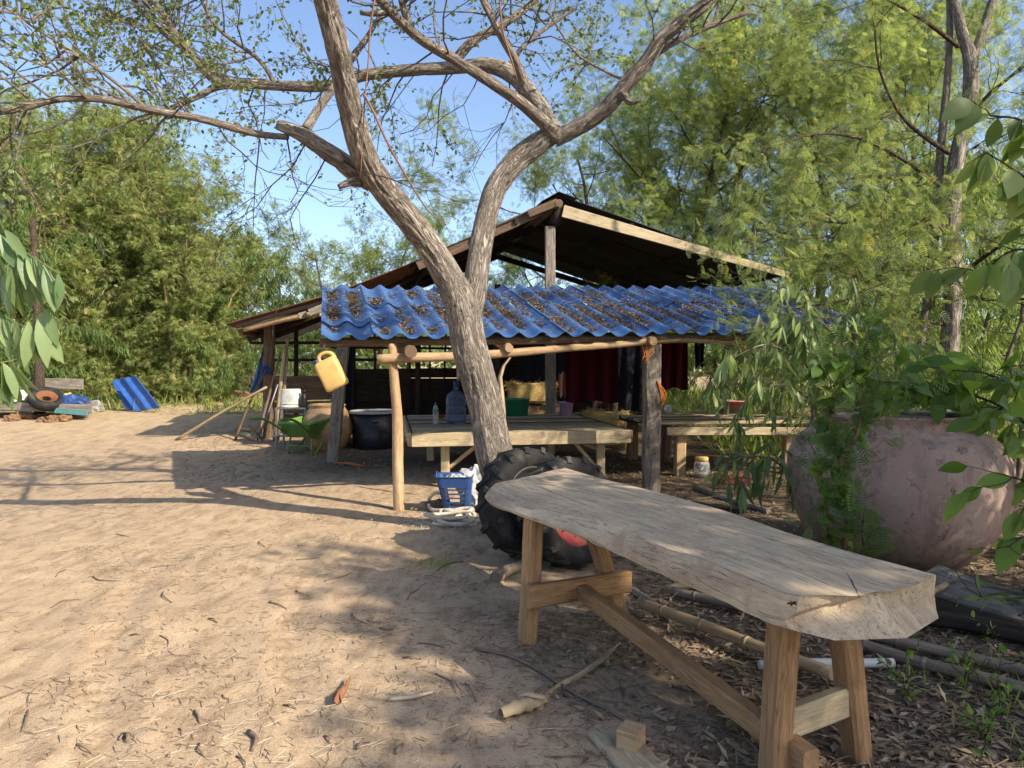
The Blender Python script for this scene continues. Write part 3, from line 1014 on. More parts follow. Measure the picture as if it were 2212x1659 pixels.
def gY(u, Y):
    x = (u - CX) / S * Y
    return gg(x, Y, -.05)


# feathery trees behind the shed
for nm, k, u, Y, rz, sc, lab in (
        ('feathery_tree', K_FA, 1440, 20.5, .3, 1.22, 'feathery leaved tree directly behind the roof peak with a dark upright trunk'),
        ('feathery_tree', K_FB, 1760, 19.5, 1.9, 1.22, 'dense feathery tree rising behind the right slope of the tin roof'),
        ('feathery_tree', K_FA, 1260, 23.0, 2.6, 1.15, 'farther feathery tree showing between the fork of the big tree and roof peak'),
        ('feathery_tree', K_FB, 1580, 22.5, 4.0, 1.4, 'tall feathery tree in the second row above the tin roof'),
        ('feathery_tree', K_FA, 1900, 18.0, 4.4, 1.15, 'feathery tree left of the double trunk, back row'),
        ('feathery_tree', K_FB, 2000, 15.5, .9, .95, 'lower feathery tree in front of the back row at the right')):
    plant(nm, k, gY(u, Y), rz, sc, lab, 'tree', 'feathery trees behind the shed')

# bamboo and trees on the left
for u, Y, k, rz, sc, lab in (
        (25, 20.0, K_BA, .4, 1.15, 'bamboo clump at the left edge behind the husk cart'),
        (150, 20.5, K_BB, 2.2, 1.4, 'bamboo clump second from the left, behind the tilted tyre'),
        (280, 21.5, K_BA, 3.7, 1.3, 'tallest bamboo clump, above the leaning blue roof sheets'),
        (405, 21.0, K_BB, 5.1, 1.1, 'bamboo clump just right of the blue roof sheets'),
        (480, 23.5, K_BA, 1.3, .78, 'lower bamboo clump nearest the shed')):
    plant('bamboo_clump', k, gY(u, Y), rz, sc, lab, 'bamboo', 'bamboo clumps along the yard edge', 'crown', 'culms')
plant('dark_leafy_tree', K_ED, gY(545, 22.0), .7, 1.0, 'dark narrow leaved tree beside the low shed eave', 'tree', 'dark trees by the shed')
plant('dark_leafy_tree', K_ED, gY(620, 24.0), 2.7, .85, 'smaller dark narrow leaved tree seen under the shed eave', 'tree', 'dark trees by the shed')
plant('dark_leafy_tree', K_ED, gY(-20, 17.0), 4.7, 1.15, 'dark tree cut by the left edge above the cart', 'tree', 'dark trees by the shed')
for u, Y, k, rz, sc, lab in (
        (700, 30, K_FB, .2, .82, 'distant feathery tree left of the big fork'),
        (800, 31, K_FA, 1.2, .88, 'distant feathery tree with the highest crown beyond the shed'),
        (880, 33, K_FB, 2.4, .82, 'distant feathery tree partly hidden by the left roof slope'),
        (600, 34, K_FA, 3.0, .80, 'distant feathery tree right of the bamboo')):
    plant('distant_tree', k, gY(u, Y), rz, sc, lab, 'tree', 'trees far beyond the shed')

# bright saplings at the right behind the shed
for i, (u, Y, sc) in enumerate(((1560, 15.5, .95), (1660, 13.5, .85), (1760, 15.0, 1.1), (1850, 12.5, .9), (1945, 11.0, .95), (2120, 12.0, 1.1), (2200, 9.5, .9), (2010, 14.5, 1.25), (2290, 12.5, 1.3))):
    lab = ['sapling right of the dark post behind the tables', 'sapling behind the right table', 'tall sapling behind the blue roof end', 'sapling left of the double trunk base',
           'sapling directly in front of the double trunk', 'sapling right of the double trunk', 'sapling at the right edge above the big jar', 'tallest bright sapling behind the double trunk',
           'bright sapling beyond the right edge'][i]
    plant('eucalyptus_sapling', K_EU, gY(u, Y), i * 1.3, sc, 'bright green long leaved ' + lab, 'sapling', 'saplings at the right')

# ---- the double trunked feathery tree at the right ---------------------------------------------
rt = thing('double_trunk_tree', gY(2042, 9.0), 'grey tree with two upright trunks and thin feathery foliage at the right', 'tree')


def px_tube(mb_, pxs, n=10, step=.1, rough=.05, **kw):
    mb_.tube([at(u, v, y) for u, v, y, w in pxs], [.42 * w / S * y for u, v, y, w in pxs], n=n, step=step, rough=rough, **kw)
    return [at(u, v, y) for u, v, y, w in pxs]


m_ = MB()
t1 = px_tube(m_, [(2040, 1050, 9, 54), (2044, 900, 9, 48), (2052, 760, 9, 46), (2058, 620, 9, 44), (2056, 500, 9, 42), (2058, 400, 9, 40), (2072, 320, 9, 38), (2092, 240, 9, 36), (2098, 170, 9, 36), (2094, 120, 9, 34), (2076, 60, 9, 26), (2060, -20, 9, 22), (2040, -160, 9, 14)], 24, .05, rr=furrow(.007))
m_.build('trunk', M['bark'], rt)
m_ = MB()
px_tube(m_, [(2096, 140, 9, 28), (2120, 80, 9, 25), (2142, 10, 9, 22), (2170, -80, 9, 14)], 12)
m_.build('branch', M['bark'], rt)
m_ = MB()
t2 = px_tube(m_, [(1988, 760, 9.1, 20), (2004, 640, 9.1, 22), (2018, 520, 9.1, 22), (2026, 420, 9.1, 22), (2034, 300, 9.1, 20), (2046, 180, 9.1, 18), (2052, 60, 9.1, 16), (2048, -40, 9.1, 12)], 10)
m_.build('trunk', M['bark_pale'], rt)
wmb, rtips = MB(), []
for pxs in ([(2040, 500, 9, 14), (2006, 480, 8.8, 12), (1931, 452, 8.5, 10), (1881, 465, 8.3, 9), (1821, 482, 8.1, 7), (1751, 472, 8.0, 5)],
            [(2050, 330, 9, 13), (1990, 290, 8.7, 11), (1940, 240, 8.4, 9), (1900, 150, 8.2, 7), (1890, 60, 8.0, 5)],
            [(2056, 420, 9, 12), (1960, 350, 8.6, 10), (1860, 300, 8.2, 8), (1760, 290, 7.8, 6), (1660, 320, 7.5, 4)],
            [(2060, 560, 9, 12), (2000, 590, 8.5, 10), (1940, 600, 8.2, 8), (1870, 610, 7.9, 5)],
            [(2064, 600, 9, 11), (2120, 560, 8.7, 10), (2180, 520, 8.4, 8), (2260, 490, 8.2, 5)],
            [(2085, 260, 9, 10), (2140, 200, 8.8, 9), (2190, 160, 8.6, 7), (2260, 110, 8.4, 4)],
            [(2048, 640, 9, 10), (2060, 600, 8.0, 9), (2100, 640, 7.4, 8), (2180, 650, 7.0, 6), (2260, 640, 6.8, 4)],
            [(2040, 460, 9, 9), (1980, 400, 9.6, 8), (1880, 380, 10, 7), (1780, 400, 10.3, 5)],
            [(2070, 100, 9, 12), (1990, 40, 8.6, 10), (1900, -10, 8.3, 7), (1820, -40, 8.1, 5)],
            [(2030, 560, 9, 8), (1950, 540, 8.4, 7), (1880, 545, 8.0, 5)],
            [(2036, 640, 9, 9), (1950, 635, 8.4, 8), (1870, 640, 8.0, 7), (1790, 655, 7.7, 5), (1700, 668, 7.5, 4)],
            [(2036, 700, 9, 9), (1960, 690, 8.2, 8), (1880, 700, 7.6, 6), (1800, 715, 7.3, 4)]):
    P = px_tube(wmb, pxs, 6, .15, 0, caps=False)
    for i in range(1, len(P)):
        for _ in range(3):
            dd = unit(P[i] - P[i - 1])
            grow(wmb, rtips, P[i], dd * .8 + perp(dd) * .9, R(.5, 1.0), .007, 2, (2, 4), .7, .6, .2, .0)
wmb.build('branches', M['bark_dark'], rt)
cmb = MB()
leaves(cmb, rtips, 7600, t_frond(6, .07), (.09, .16), .6, 1.1, .03, .2)
cmb.build('crown', M['lf_feather'], rt)

# ---- broad leaved shade trees standing just outside the right of the view ---------------------
def shade_tree(x, y, H, cr_, n, seed, lab, first=.45):
    global rng
    random.seed(seed); rng = np.random.default_rng(seed)
    b = gg(x, y, -.05)
    t_ = thing('broad_leaved_tree', b, lab, 'tree', 'broad leaved trees at the right')
    w_, tp = MB(), []
    pts = [b + np.array([R(-.06, .06) * i, R(-.06, .06) * i, H * .8 * i / 6]) for i in range(7)]
    w_.tube(pts, np.linspace(.11, .04, 7), n=10, step=.15, rough=.08)
    for i in range(15):
        f = first + (.98 - first) * i / 15
        j = min(int(f * 6), 5); q = pts[j] + (pts[j + 1] - pts[j]) * (f * 6 - j)
        a = i * 2.4 + R(-.3, .3)
        grow(w_, tp, q, np.array([math.cos(a), math.sin(a), R(.0, .5)]), cr_ * R(.6, 1.0), .035, 2, (3, 5), .8, .6, .16, .0)
    w_.build('trunk', M['bark_dark'], t_)
    c_ = MB()
    leaves(c_, tp, n, t_round(.55), (.08, .15), .4, .8, .06, .5)
    c_.build('crown', M['lf_big'], t_)
    return t_


shade_tree(8.2, -0.1, 8.2, 1.8, 8500, 31, 'broad leaved tree whose crown shades the slab bench from beyond the right edge', .66)
shade_tree(8.45, -1.75, 8.2, 1.5, 7000, 37, 'broad leaved tree behind the viewer whose shade falls before the bench', .66)
shade_tree(6.6, 3.6, 4.7, 2.0, 4600, 33, 'broad leaved tree beyond the right edge shading the big jar')
shade_tree(7.0, -.2, 4.8, 2.0, 6000, 35, 'broad leaved tree behind the viewer on the right, shading the pole heap')
random.seed(41); rng = np.random.default_rng(41)

# far wood that closes the horizon, and the grass beyond the yard
mb = MB()
n = 26000
xx = rng.uniform(-95, 95, n); yy = rng.uniform(52, 72, n)
hh = 4.5 + 2.5 * fbm(np.stack([xx * .12, 0 * xx, 0 * xx], -1), 3)
zz = rng.random(n) ** .7 * hh + .2
V, F, rd = scatter(T_DIAMOND[0], T_DIAMOND[1], np.stack([xx, yy, zz], 1), rdir(n), rdir(n, .6), np.stack([rng.uniform(.5, 1.1, n)] + [rng.uniform(.3, .7, n)] * 2, 1))
mb.add(V, F, None, False, rd)
tag(mb.build('far_woodland', M['hedge']), 'low green woodland closing the horizon behind the yard', 'woodland', kind='stuff')

mb = MB()
blade = (np.array([(0, -.5, 0), (0, .5, 0), (.6, .3, .06), (1, 0, .25), (.6, -.3, .06)]), np.array([(0, 1, 2, 4), (4, 2, 3, 3)]))
blade = (blade[0][:4] * 1.0, np.array([(0, 1, 2, 3)]))
def grass(n, xr, yr, size, dens=None):
    x = rng.uniform(*xr, n); y = rng.uniform(*yr, n)
    if dens is not None:
        k = dens(x, y); x, y = x[k], y[k]
    p = np.stack([x, y, gz(x, y)], 1)
    d = rdir(len(x), 1.6); d[:, 2] = np.abs(d[:, 2])
    s_ = rng.uniform(size[0], size[1], len(x))
    V, F, rd = scatter(T_DIAMOND[0], T_DIAMOND[1], p, d, rdir(len(x)), np.stack([s_, s_ * .07, s_], 1))
    mb.add(V, F, None, False, rd)
grass(15000, (3.2, 14), (10.5, 26), (.2, .55), lambda x, y: fbm(np.stack([x * .6, y * .6, 0 * x], -1), 2) > -.25)
grass(9000, (-7.5, -1), (17, 30), (.15, .4), lambda x, y: fbm(np.stack([x * .5, y * .5, 0 * x], -1), 2) > -.1)
grass(5000, (-22, -8), (17.5, 22), (.15, .4), lambda x, y: fbm(np.stack([x * .6, y * .6, 0 * x], -1), 2) > .1)
grass(260, (-.75, -.45), (5.3, 5.75), (.03, .07))
grass(150, (1.8, 2.6), (2.6, 3.6), (.05, .14))
tag(mb.build('grass', M['grass']), 'patches of bright grass beyond the shed and in the yard', 'grass', kind='stuff')

# ------------------------------------------------------------------ the shed
shed = thing('open_shed', gg(0.6, 10.5), 'open timber shed with dark tin gable roof and blue corrugated lean-to roof', 'shed')
DEP = np.array([-.2, 1.0, 0.0])            # direction running back along the ridge


def part(name, mat, fn, parent=None):
    m = MB(); fn(m)
    return m.build(name, mat, parent or shed)


pk, bd, lc, re_ = at(1207, 428, 11.4), at(905, 560, 11.35), at(503, 704, 12.2), at(1712, 594, 12.05)


def tin(a, b, w, mat, sag=.02, seed=0):
    """one corrugated sheet: front edge from a (top) to b (bottom), width vector w"""
    m = MB()
    nw, nl = 45, 7
    nrm = unit(np.cross(b - a, w))
    if nrm[2] < 0: nrm = -nrm
    rings = []
    for i in range(nl):
        f = i / (nl - 1)
        row = []
        for j in range(nw):
            g = j / (nw - 1)
            z = .009 * math.sin(g * 11 * 2 * math.pi) - sag * math.sin(f * math.pi) + .012 * math.sin(seed * 3 + f * 7 + g * 2)
            row.append(a + (b - a) * f + w * g + nrm * z)
        row = np.array(row)
        rings.append(np.concatenate([row, (row - nrm * .004)[::-1]]))
    m.loft(np.array(rings), True, None, False)
    return m


for i in range(7):
    o = DEP * (.78 * i)
    w = DEP * .84
    dz = np.array([0, 0, .012 * (i % 2)])
    tin(pk + o + dz + (0, 0, .05), re_ + o + dz, w, M['tin_dark'], .02, i).build('roof_sheet', M['tin_dark'], shed)
    tin(pk + o + dz + (0, 0, .04), bd + o + dz + (bd - pk) * .06, w, M['tin_dark'], .03, i + 3).build('roof_sheet', M['tin_dark'], shed)
    if i < 6:
        e = lc + o * .8 + dz + np.array([R(-.15, .1), 0, R(-.04, .03)])
        tin(bd + o - (0, 0, .02), e, w, M['rust'], .05, i + 9).build('roof_sheet', M['rust'], shed)
part('ridge_cap', M['tin_dark'], lambda m: m.loft(np.array([[pk + d * f + np.array(q) for q in ((-.28, 0, -.06), (-.02, 0, .085), (.26, 0, -.02), (.26, 0, -.026), (-.02, 0, .075), (-.28, 0, -.066))] for d, f in ((DEP, -.08), (DEP, 2), (DEP, 5.6))]), True, None, False))
# barge board, rafters and purlins
bb0, bb1 = at(1216, 456, 11.38), at(1705, 595, 12.0)
part('barge_board', M['pale_wood'], lambda m: m.bar(bb0, bb1, .035, .19, h2=.10, nl=4, wob=.006))
part('barge_board', M['brown_wood'], lambda m: m.bar(at(1205, 437, 11.3), at(1142, 462, 11.35), .05, .12))
part('barge_board', M['brown_wood'], lambda m: m.bar(at(1178, 450, 11.45), at(902, 574, 11.4), .04, .16, nl=3, wob=.01))
part('ridge_pole', M['brown_wood'], lambda m: m.tube([pk + (0, -.12, -.10), pk + DEP * 5.5 + (0, 0, -.10)], .06, n=9))
part('truss_log', M['dark_wood'], lambda m: m.tube([at(1216, 446, 11.5), at(1206, 464, 11.5), at(1196, 486, 11.5)], [.08, .10, .08], n=10, step=.1, rough=.15))
for f in (.3, .62, .9):
    a, b = pk + (re_ - pk) * f, pk + DEP * 5.3 + (re_ - pk) * f
    part('purlin', M['dark_wood'], lambda m: m.bar(a + (0, -.02, -.06), b + (0, 0, -.06), .06, .08))
    a2, b2 = pk + (bd - pk) * f, pk + DEP * 5.3 + (bd - pk) * f
    part('purlin', M['dark_wood'], lambda m: m.bar(a2 + (0, 0, -.07), b2 + (0, 0, -.07), .06, .08))
for i in (1.6, 3.4, 5.2):
    o = DEP * i + np.array([0, 0, -.17])
    part('rafter', M['dark_wood'], lambda m: m.bar(pk + o, re_ + o, .05, .12))
    part('rafter', M['dark_wood'], lambda m: m.bar(pk + o, lc + o, .05, .12))
part('tie_beam', M['dark_wood'], lambda m: m.bar(at(860, 640, 11.6), at(1700, 640, 12.2), .08, .14))
part('eave_pole', M['pole_wood'], lambda m: m.tube([at(528, 711, 12.1), at(620, 688, 12.0), at(692, 676, 11.9)], [.05, .055, .05], n=9, step=.1, rough=.08))
part('eave_pole', M['brown_wood'], lambda m: m.tube([at(520, 716, 12.3), at(520, 716, 12.3) + DEP * 4], .05, n=8))
part('purlin_end', M['grey_wood'], lambda m: m.bar(at(668, 676, 11.7), at(700, 664, 11.75), .10, .12))
part('purlin_end', M['grey_wood'], lambda m: m.bar(at(645, 683, 11.75), at(662, 678, 11.8), .08, .09))
part('eave_batten', M['dark_wood'], lambda m: m.bar(at(510, 706, 12.05), at(760, 636, 11.75), .03, .06, nl=4, wob=.008))
# upright posts of the main frame
part('king_post', M['grey_wood'], lambda m: m.bar(at(1188, 490, 11.55), np.append(at(1190, 900, 11.6)[:2], .0), .16, .15, up=(0, 1, 0), ch=.012))
part('post', M['grey_wood'], lambda m: m.bar(np.append(at(717, 1000, 10.85)[:2], -.05), at(741, 748, 10.6), .165, .10, up=(0, 1, 0), ch=.008, nl=3, wob=.004))
part('post', M['brown_wood'], lambda m: m.bar(np.append(at(577, 945, 13.3)[:2], .05), at(583, 706, 13.2), .17, .15, up=(0, 1, 0), ch=.02, nl=3, wob=.008))
for u, Y, w_ in ((905, 15.4, .12), (1010, 15.3, .13), (1075, 12.2, .12), (1280, 15.2, .14), (640, 16.0, .10), (760, 15.6, .1), (1330, 13.0, .13)):
    p = at(u, 900, Y)
    top = 2.3 if u < 700 else 2.75
    part('post', M['dark_wood'], lambda m: m.tube([(p[0], p[1], .05), (p[0] + R(-.04, .04), p[1], 1.2), (p[0], p[1], top)], [w_ * .55, w_ * .5, w_ * .45], n=9, step=.3, rough=.06))
# back wall: overlapped boards and rails; tall right rows added to darken the shed
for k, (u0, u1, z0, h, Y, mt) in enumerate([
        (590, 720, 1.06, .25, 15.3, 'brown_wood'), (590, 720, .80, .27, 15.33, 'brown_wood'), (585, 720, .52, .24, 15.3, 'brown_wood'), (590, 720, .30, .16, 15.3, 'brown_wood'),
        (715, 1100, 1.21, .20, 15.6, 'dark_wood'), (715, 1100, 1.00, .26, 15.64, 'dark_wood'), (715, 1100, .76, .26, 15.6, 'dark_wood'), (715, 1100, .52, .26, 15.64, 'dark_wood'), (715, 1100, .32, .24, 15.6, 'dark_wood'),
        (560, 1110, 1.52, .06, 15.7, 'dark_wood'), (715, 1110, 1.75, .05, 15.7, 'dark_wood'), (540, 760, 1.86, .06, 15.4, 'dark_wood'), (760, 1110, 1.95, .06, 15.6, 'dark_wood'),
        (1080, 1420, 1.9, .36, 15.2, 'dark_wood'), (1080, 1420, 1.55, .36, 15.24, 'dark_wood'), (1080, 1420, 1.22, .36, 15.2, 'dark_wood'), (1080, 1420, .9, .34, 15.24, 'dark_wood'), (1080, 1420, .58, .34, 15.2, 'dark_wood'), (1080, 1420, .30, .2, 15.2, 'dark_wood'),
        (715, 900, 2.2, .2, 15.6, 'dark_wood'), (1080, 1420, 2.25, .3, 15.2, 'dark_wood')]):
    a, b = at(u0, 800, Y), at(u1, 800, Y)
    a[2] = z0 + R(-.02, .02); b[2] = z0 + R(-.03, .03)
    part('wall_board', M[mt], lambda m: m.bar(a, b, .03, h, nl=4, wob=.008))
for i in range(9):   # upright laths in the gaps
    p = at(770 + 38 * i + R(-8, 8), 800, 15.52)
    part('lath', M['dark_wood'], lambda m: m.bar((p[0], p[1], .3), (p[0] + R(-.08, .08), p[1], 1.9 + R(0, .3)), .04, .02, up=(0, 1, 0)))
# front posts and beams of the lean-to
p1 = gp(862, 1098)
part('post', M['pole_wood'], lambda m: m.tube([p1 - (0, 0, .1), p1 + (-.01, 0, .4), at(858, 900, p1[1]), at(850, 800, p1[1]), at(847, 742, p1[1])], [.057, .056, .052, .046, .043], n=14, step=.05, rough=.05))
p2 = np.array([1.545, 8.25, 0])
part('post', M['post_dark'], lambda m: m.bar(p2 - (0, 0, .08), at(1409, 744, 8.25), .175, .19, up=(0, 1, 0), ch=.02, nl=8, wob=.008, w2=.185))
part('beam', M['pole_wood'], lambda m: m.tube([at(814, 776, 7.42), at(900, 772, 7.5), at(985, 770, 7.62), at(1100, 763, 7.75), at(1200, 754, 7.9), at(1310, 746, 8.02), at(1402, 738, 8.13)], [.048, .050, .048, .043, .04, .038, .034], n=12, step=.06, rough=.07))
part('beam', M['pole_wood'], lambda m: m.tube([at(1392, 737, 8.2), at(1480, 733, 8.3), at(1600, 739, 8.5), at(1720, 740, 8.65), at(1850, 742, 8.8)], [.042, .04, .038, .036, .03], n=10, step=.08, rough=.07))
part('rafter_log', M['brown_wood'], lambda m: m.tube([at(888, 760, 7.36), at(850, 740, 8.5), at(830, 690, 9.9)], [.062, .06, .055], n=12, step=.1, rough=.05))
part('rafter_log', M['pole_wood'], lambda m: m.tube([at(1100, 752, 7.66), at(1070, 735, 8.6), at(1030, 690, 10.0)], [.045, .05, .05], n=10, step=.1, rough=.1))
part('rafter_log', M['pole_wood'], lambda m: m.tube([at(1412, 737, 8.05), at(1370, 726, 8.6), at(1310, 690, 10.3)], [.045, .05, .05], n=10, step=.1, rough=.08))
part('bark_strip', M['sheath'], lambda m: m.loft(np.array([[at(u - w_, v, 7.6), at(u, v, 7.57), at(u + w_, v, 7.6), at(u, v, 7.605)] for u, v, w_ in ((1102, 772, 3), (1088, 790, 4), (1080, 815, 5), (1083, 850, 6), (1088, 885, 4), (1092, 912, 1.2))]), True, None, True))

E0 = np.array([-1.86, 7.22, 1.70]); EX = unit([1, .25, .022]); EY = unit([-.27, 1, .285]); EN = unit(np.cross(EX, EY))
EY = np.cross(EN, EX)


def roof_pt(x, s, n=0.0):
    return E0 + EX * x + EY * s + EN * (n + .045 * math.sin(max(s, 0) / 2.9 * math.pi) * -.5)


part('eave_pole', M['brown_wood'], lambda m: m.tube([roof_pt(x, .10 + .02 * math.sin(x * 2), -.055) for x in np.linspace(-.02, 6.5, 9)], [.048] * 9, n=10, step=.12, rough=.06))
for s in (.75, 1.55, 2.6):
    part('batten', M['brown_wood'], lambda m: m.tube([roof_pt(x, s, -.06) for x in np.linspace(0, 6.5, 5)], .04, n=8))


def tile_mesh(L):
    m = MB()
    nx, ny = 33, 6
    W = .515
    xs = np.linspace(0, W, nx)
    prof = .060 * (.5 + .5 * np.cos(2 * math.pi * xs / .2575)) ** 1.35
    rings = []
    for j in range(ny):
        y = L * j / (ny - 1)
        top = np.stack([xs, np.full(nx, y), prof + .002 * np.sin(y * 9 + xs * 5)], 1)
        rings.append(np.concatenate([top, (top - [0, 0, .008])[::-1]]))
    rings = np.array(rings)
    c0 = rings[0].copy(); c0[:, 2] = c0[:, 2] * .5 + (rings[0][::-1][:, 2]) * .5
    c1 = rings[-1].copy(); c1[:, 2] = c1[:, 2] * .5 + (rings[-1][::-1][:, 2]) * .5
    m.loft(np.concatenate([c0[None], rings, c1[None]]), True, None, False)
    # smooth the waves
    for k in m.SM:
        m.SM[k] = [np.full(len(a), True) for a in m.SM[k]]
    me = m.mesh('roof_tile')
    me.materials.append(M['tile'])
    me.set_sharp_from_angle(angle=math.radians(50)) if hasattr(me, 'set_sharp_from_angle') else None
    return me


TILES = [tile_mesh(.66), tile_mesh(1.12), tile_mesh(1.32)]
STARTS = [-.03, .50, 1.50]
NCOL = 13
for c in range(NCOL):
    for r_ in range(3):
        x = c * .495 + (.012 if r_ == 2 else 0) + R(-.006, .006)
        s = STARTS[r_] + R(-.012, .012) + (.05 if (r_ == 0 and c == 7) else 0) + (.05 * R(-1, 1) if r_ == 2 else 0)
        lift = .017 * r_ + .007 * (c % 2) + (.012 if c == 0 and r_ == 1 else 0)
        tilt = -.012 if r_ else .0
        yv = unit(EY + EN * tilt + EX * R(-.006, .006))
        zv = np.cross(EX, yv)
        m4 = Matrix.Identity(4)
        p = roof_pt(x, s, lift)
        for i in range(3):
            m4[i][0], m4[i][1], m4[i][2], m4[i][3] = EX[i], yv[i], zv[i], p[i]
        child('roof_tile', TILES[r_], shed, m4)

# dry leaves caught in the valleys of the blue roof
mb = MB()
n = 52000
x = (rng.integers(0, 26, n) + .5) * .2575 * .961 + rng.normal(size=n) * rng.choice([.032, .04, .055], n) + .0
s = rng.uniform(.12, 2.35, n)
dens = fbm(np.stack([np.floor(x / .2475) * .9, s * 2.3, 0 * x], -1), 2) + .42 - .5 * np.abs(s - 1.2) / 1.2
k = (dens > rng.uniform(-.15, .55, n)) & (x > .05) & (x < 6.4)
x, s = x[k], s[k]
P = E0 + EX * x[:, None] + EY * s[:, None] + EN * (.004 + .020 * rng.random(len(x))[:, None] + .017 * (s > .5)[:, None] + .017 * (s > 1.5)[:, None] + (.060 * (.5 + .5 * np.cos(2 * math.pi * x / .2475)) ** 1.35)[:, None])
V, F, rd = scatter(T_FOLD[0], T_FOLD[1], P, rdir(len(x)) * [1, 1, .35], np.tile(EN, (len(x), 1)) + rdir(len(x)) * .8, np.stack([rng.uniform(.02, .05, len(x))] + [rng.uniform(.008, .02, len(x))] * 2, 1))
mb.add(V, F, None, False, rd)
for _ in range(70):
    x0, s0 = R(.3, 6.2), R(.2, 2.2); a = R(-.9, .9); L_ = R(.1, .6)
    mb.tube([roof_pt(x0 + L_ * math.cos(a) * f, s0 + L_ * math.sin(a) * f, .065 + .012 * math.sin(f * 3)) for f in (0, .5, 1)], [.004, .003, .002], n=3, caps=False)
tag(mb.build('leaf_litter', M['leaf_roof']), 'dry leaf litter and twigs lying in the valleys of the blue roof', 'leaf litter', kind='stuff')

# ------------------------------------------------------------------ the slab bench
bench = thing('slab_bench', gg(1.05, 3.2), 'long live edged wooden slab bench on splayed legs in the foreground', 'bench')
ZT, ZB = .735, .635


def z_pt(u, v, z):
    Y = S * (CAM_H - z) / (v - HZ)
    return np.array([(u - CX) / S * Y, Y, z])


Lb = [z_pt(u, v, .655 - .055 * (i_ / 8)) for i_, (u, v) in enumerate(((1046, 1080), (1062, 1096), (1100, 1112), (1250, 1165), (1400, 1232), (1500, 1276), (1585, 1318), (1650, 1352), (1700, 1370)))]
Rt = [z_pt(u, v, ZT) for u, v in ((1222, 1010), (1270, 1024), (1330, 1041), (1450, 1070), (1560, 1100), (1640, 1128), (1750, 1165), (1880, 1203), (2034, 1240))]
NS, NA = 110, 34
Ls, _ = spline(Lb, 1.0, .02); Rs, _ = spline(Rt, 1.0, .02)


def resamp(P, n):
    L = np.concatenate([[0], np.cumsum(np.linalg.norm(np.diff(P, axis=0), axis=1))])
    t = np.linspace(0, L[-1], n)
    return np.stack([np.interp(t, L, P[:, i]) for i in range(3)], 1)


Ls, Rs = resamp(Ls, NS), resamp(Rs, NS)
rings, gcs = [], []
axis_ = unit((Ls[-1] - Ls[0]) * [1, 1, 0])
for i in range(NS):
    f = i / (NS - 1)
    l, r = Ls[i].copy(), Rs[i].copy()
    l[2] = r[2] = 0
    wv = r - l; W = np.linalg.norm(wv); x = wv / W
    end = sstep(.90, 1.0, f) ** 2
    sec = []
    bev = .11 * (1 - .72 * sstep(.35, .75, f)) * (1 + .35 * math.sin(f * 9))      # live edge slopes inwards on the left
    th = ZT - (.655 - .055 * f)
    prof = [(.10, -.0), (.004, .12 * th), (0, .3 * th), (.35 * bev, .62 * th), (bev * .75, .88 * th)]
    tops = np.linspace(bev, W - .012, NA)
    for a in tops: prof.append((a, th))
    prof += [(W, th - .010), (W - .010, th * .5), (W - .03, .008), (W - .08, 0), (W * .5, -.004)]
    for a, z in prof:
        s01 = a / W
        p = l + x * a
        bulge = (.12 * math.sin(max(s01, 0) ** .8 * math.pi) * end) + (-.05 * max(0, s01 - .6) * end)
        p = p + axis_ * bulge * (1.25 - .75 * z / th)
        p[2] = ZT - th + z - (.018 * end * (.35 + .65 * math.sin(s01 * math.pi)) if z > .6 * th else 0)
        sec.append(p)
    rings.append(sec)
    gcs.append([(f * 2.9, a, z / th * .1) for a, z in prof])
rings = np.array(rings); gcs = np.array(gcs)
pn = gcs * [1.2, 7, 7]
nz = fbm(pn, 4)
rings[..., 2] += .0045 * nz * (gcs[..., 2] > .05)
endn = sstep(.93, 1.0, gcs[..., 0] / 2.9)
rings += axis_ * (endn * .018 * fbm(np.stack([gcs[..., 1] * 9, gcs[..., 2] * 30, gcs[..., 0] * 0], -1) + 31, 3))[..., None]
side = (gcs[..., 2] < .07)
rings[..., 0] += .012 * fbm(gcs * [5, 6, 6] + 5, 3) * side
rings[..., 1] += .008 * fbm(gcs * [7, 6, 6] + 15, 3) * side
c0, c1 = rings[0].mean(0), rings[-1].mean(0)
m_ = MB()
caps = lambda rg, c: np.stack([c + (rg - c) * [q, q, 1.0 if q > .5 else q] for q in (.02, .5)])
e0 = caps(rings[0], c0); e1 = caps(rings[-1], c1)[::-1]
# near end: rough hollowed saw cut
e1[0] += -axis_ * .015
RG = np.concatenate([e0, rings, e1]); gm = gcs[-1].mean(0); ge = [gm + (gcs[-1] - gm) * [1, q_, q_] + [.02, 0, 0] for q_ in (.5, .02)]
GC = np.concatenate([np.stack([gcs[0]] * 2), gcs, np.stack(ge)])
m_.loft(RG, True, GC, True)
seat = m_.build('seat', M['bench'], bench)
seat.data.set_sharp_from_angle(angle=math.radians(38))
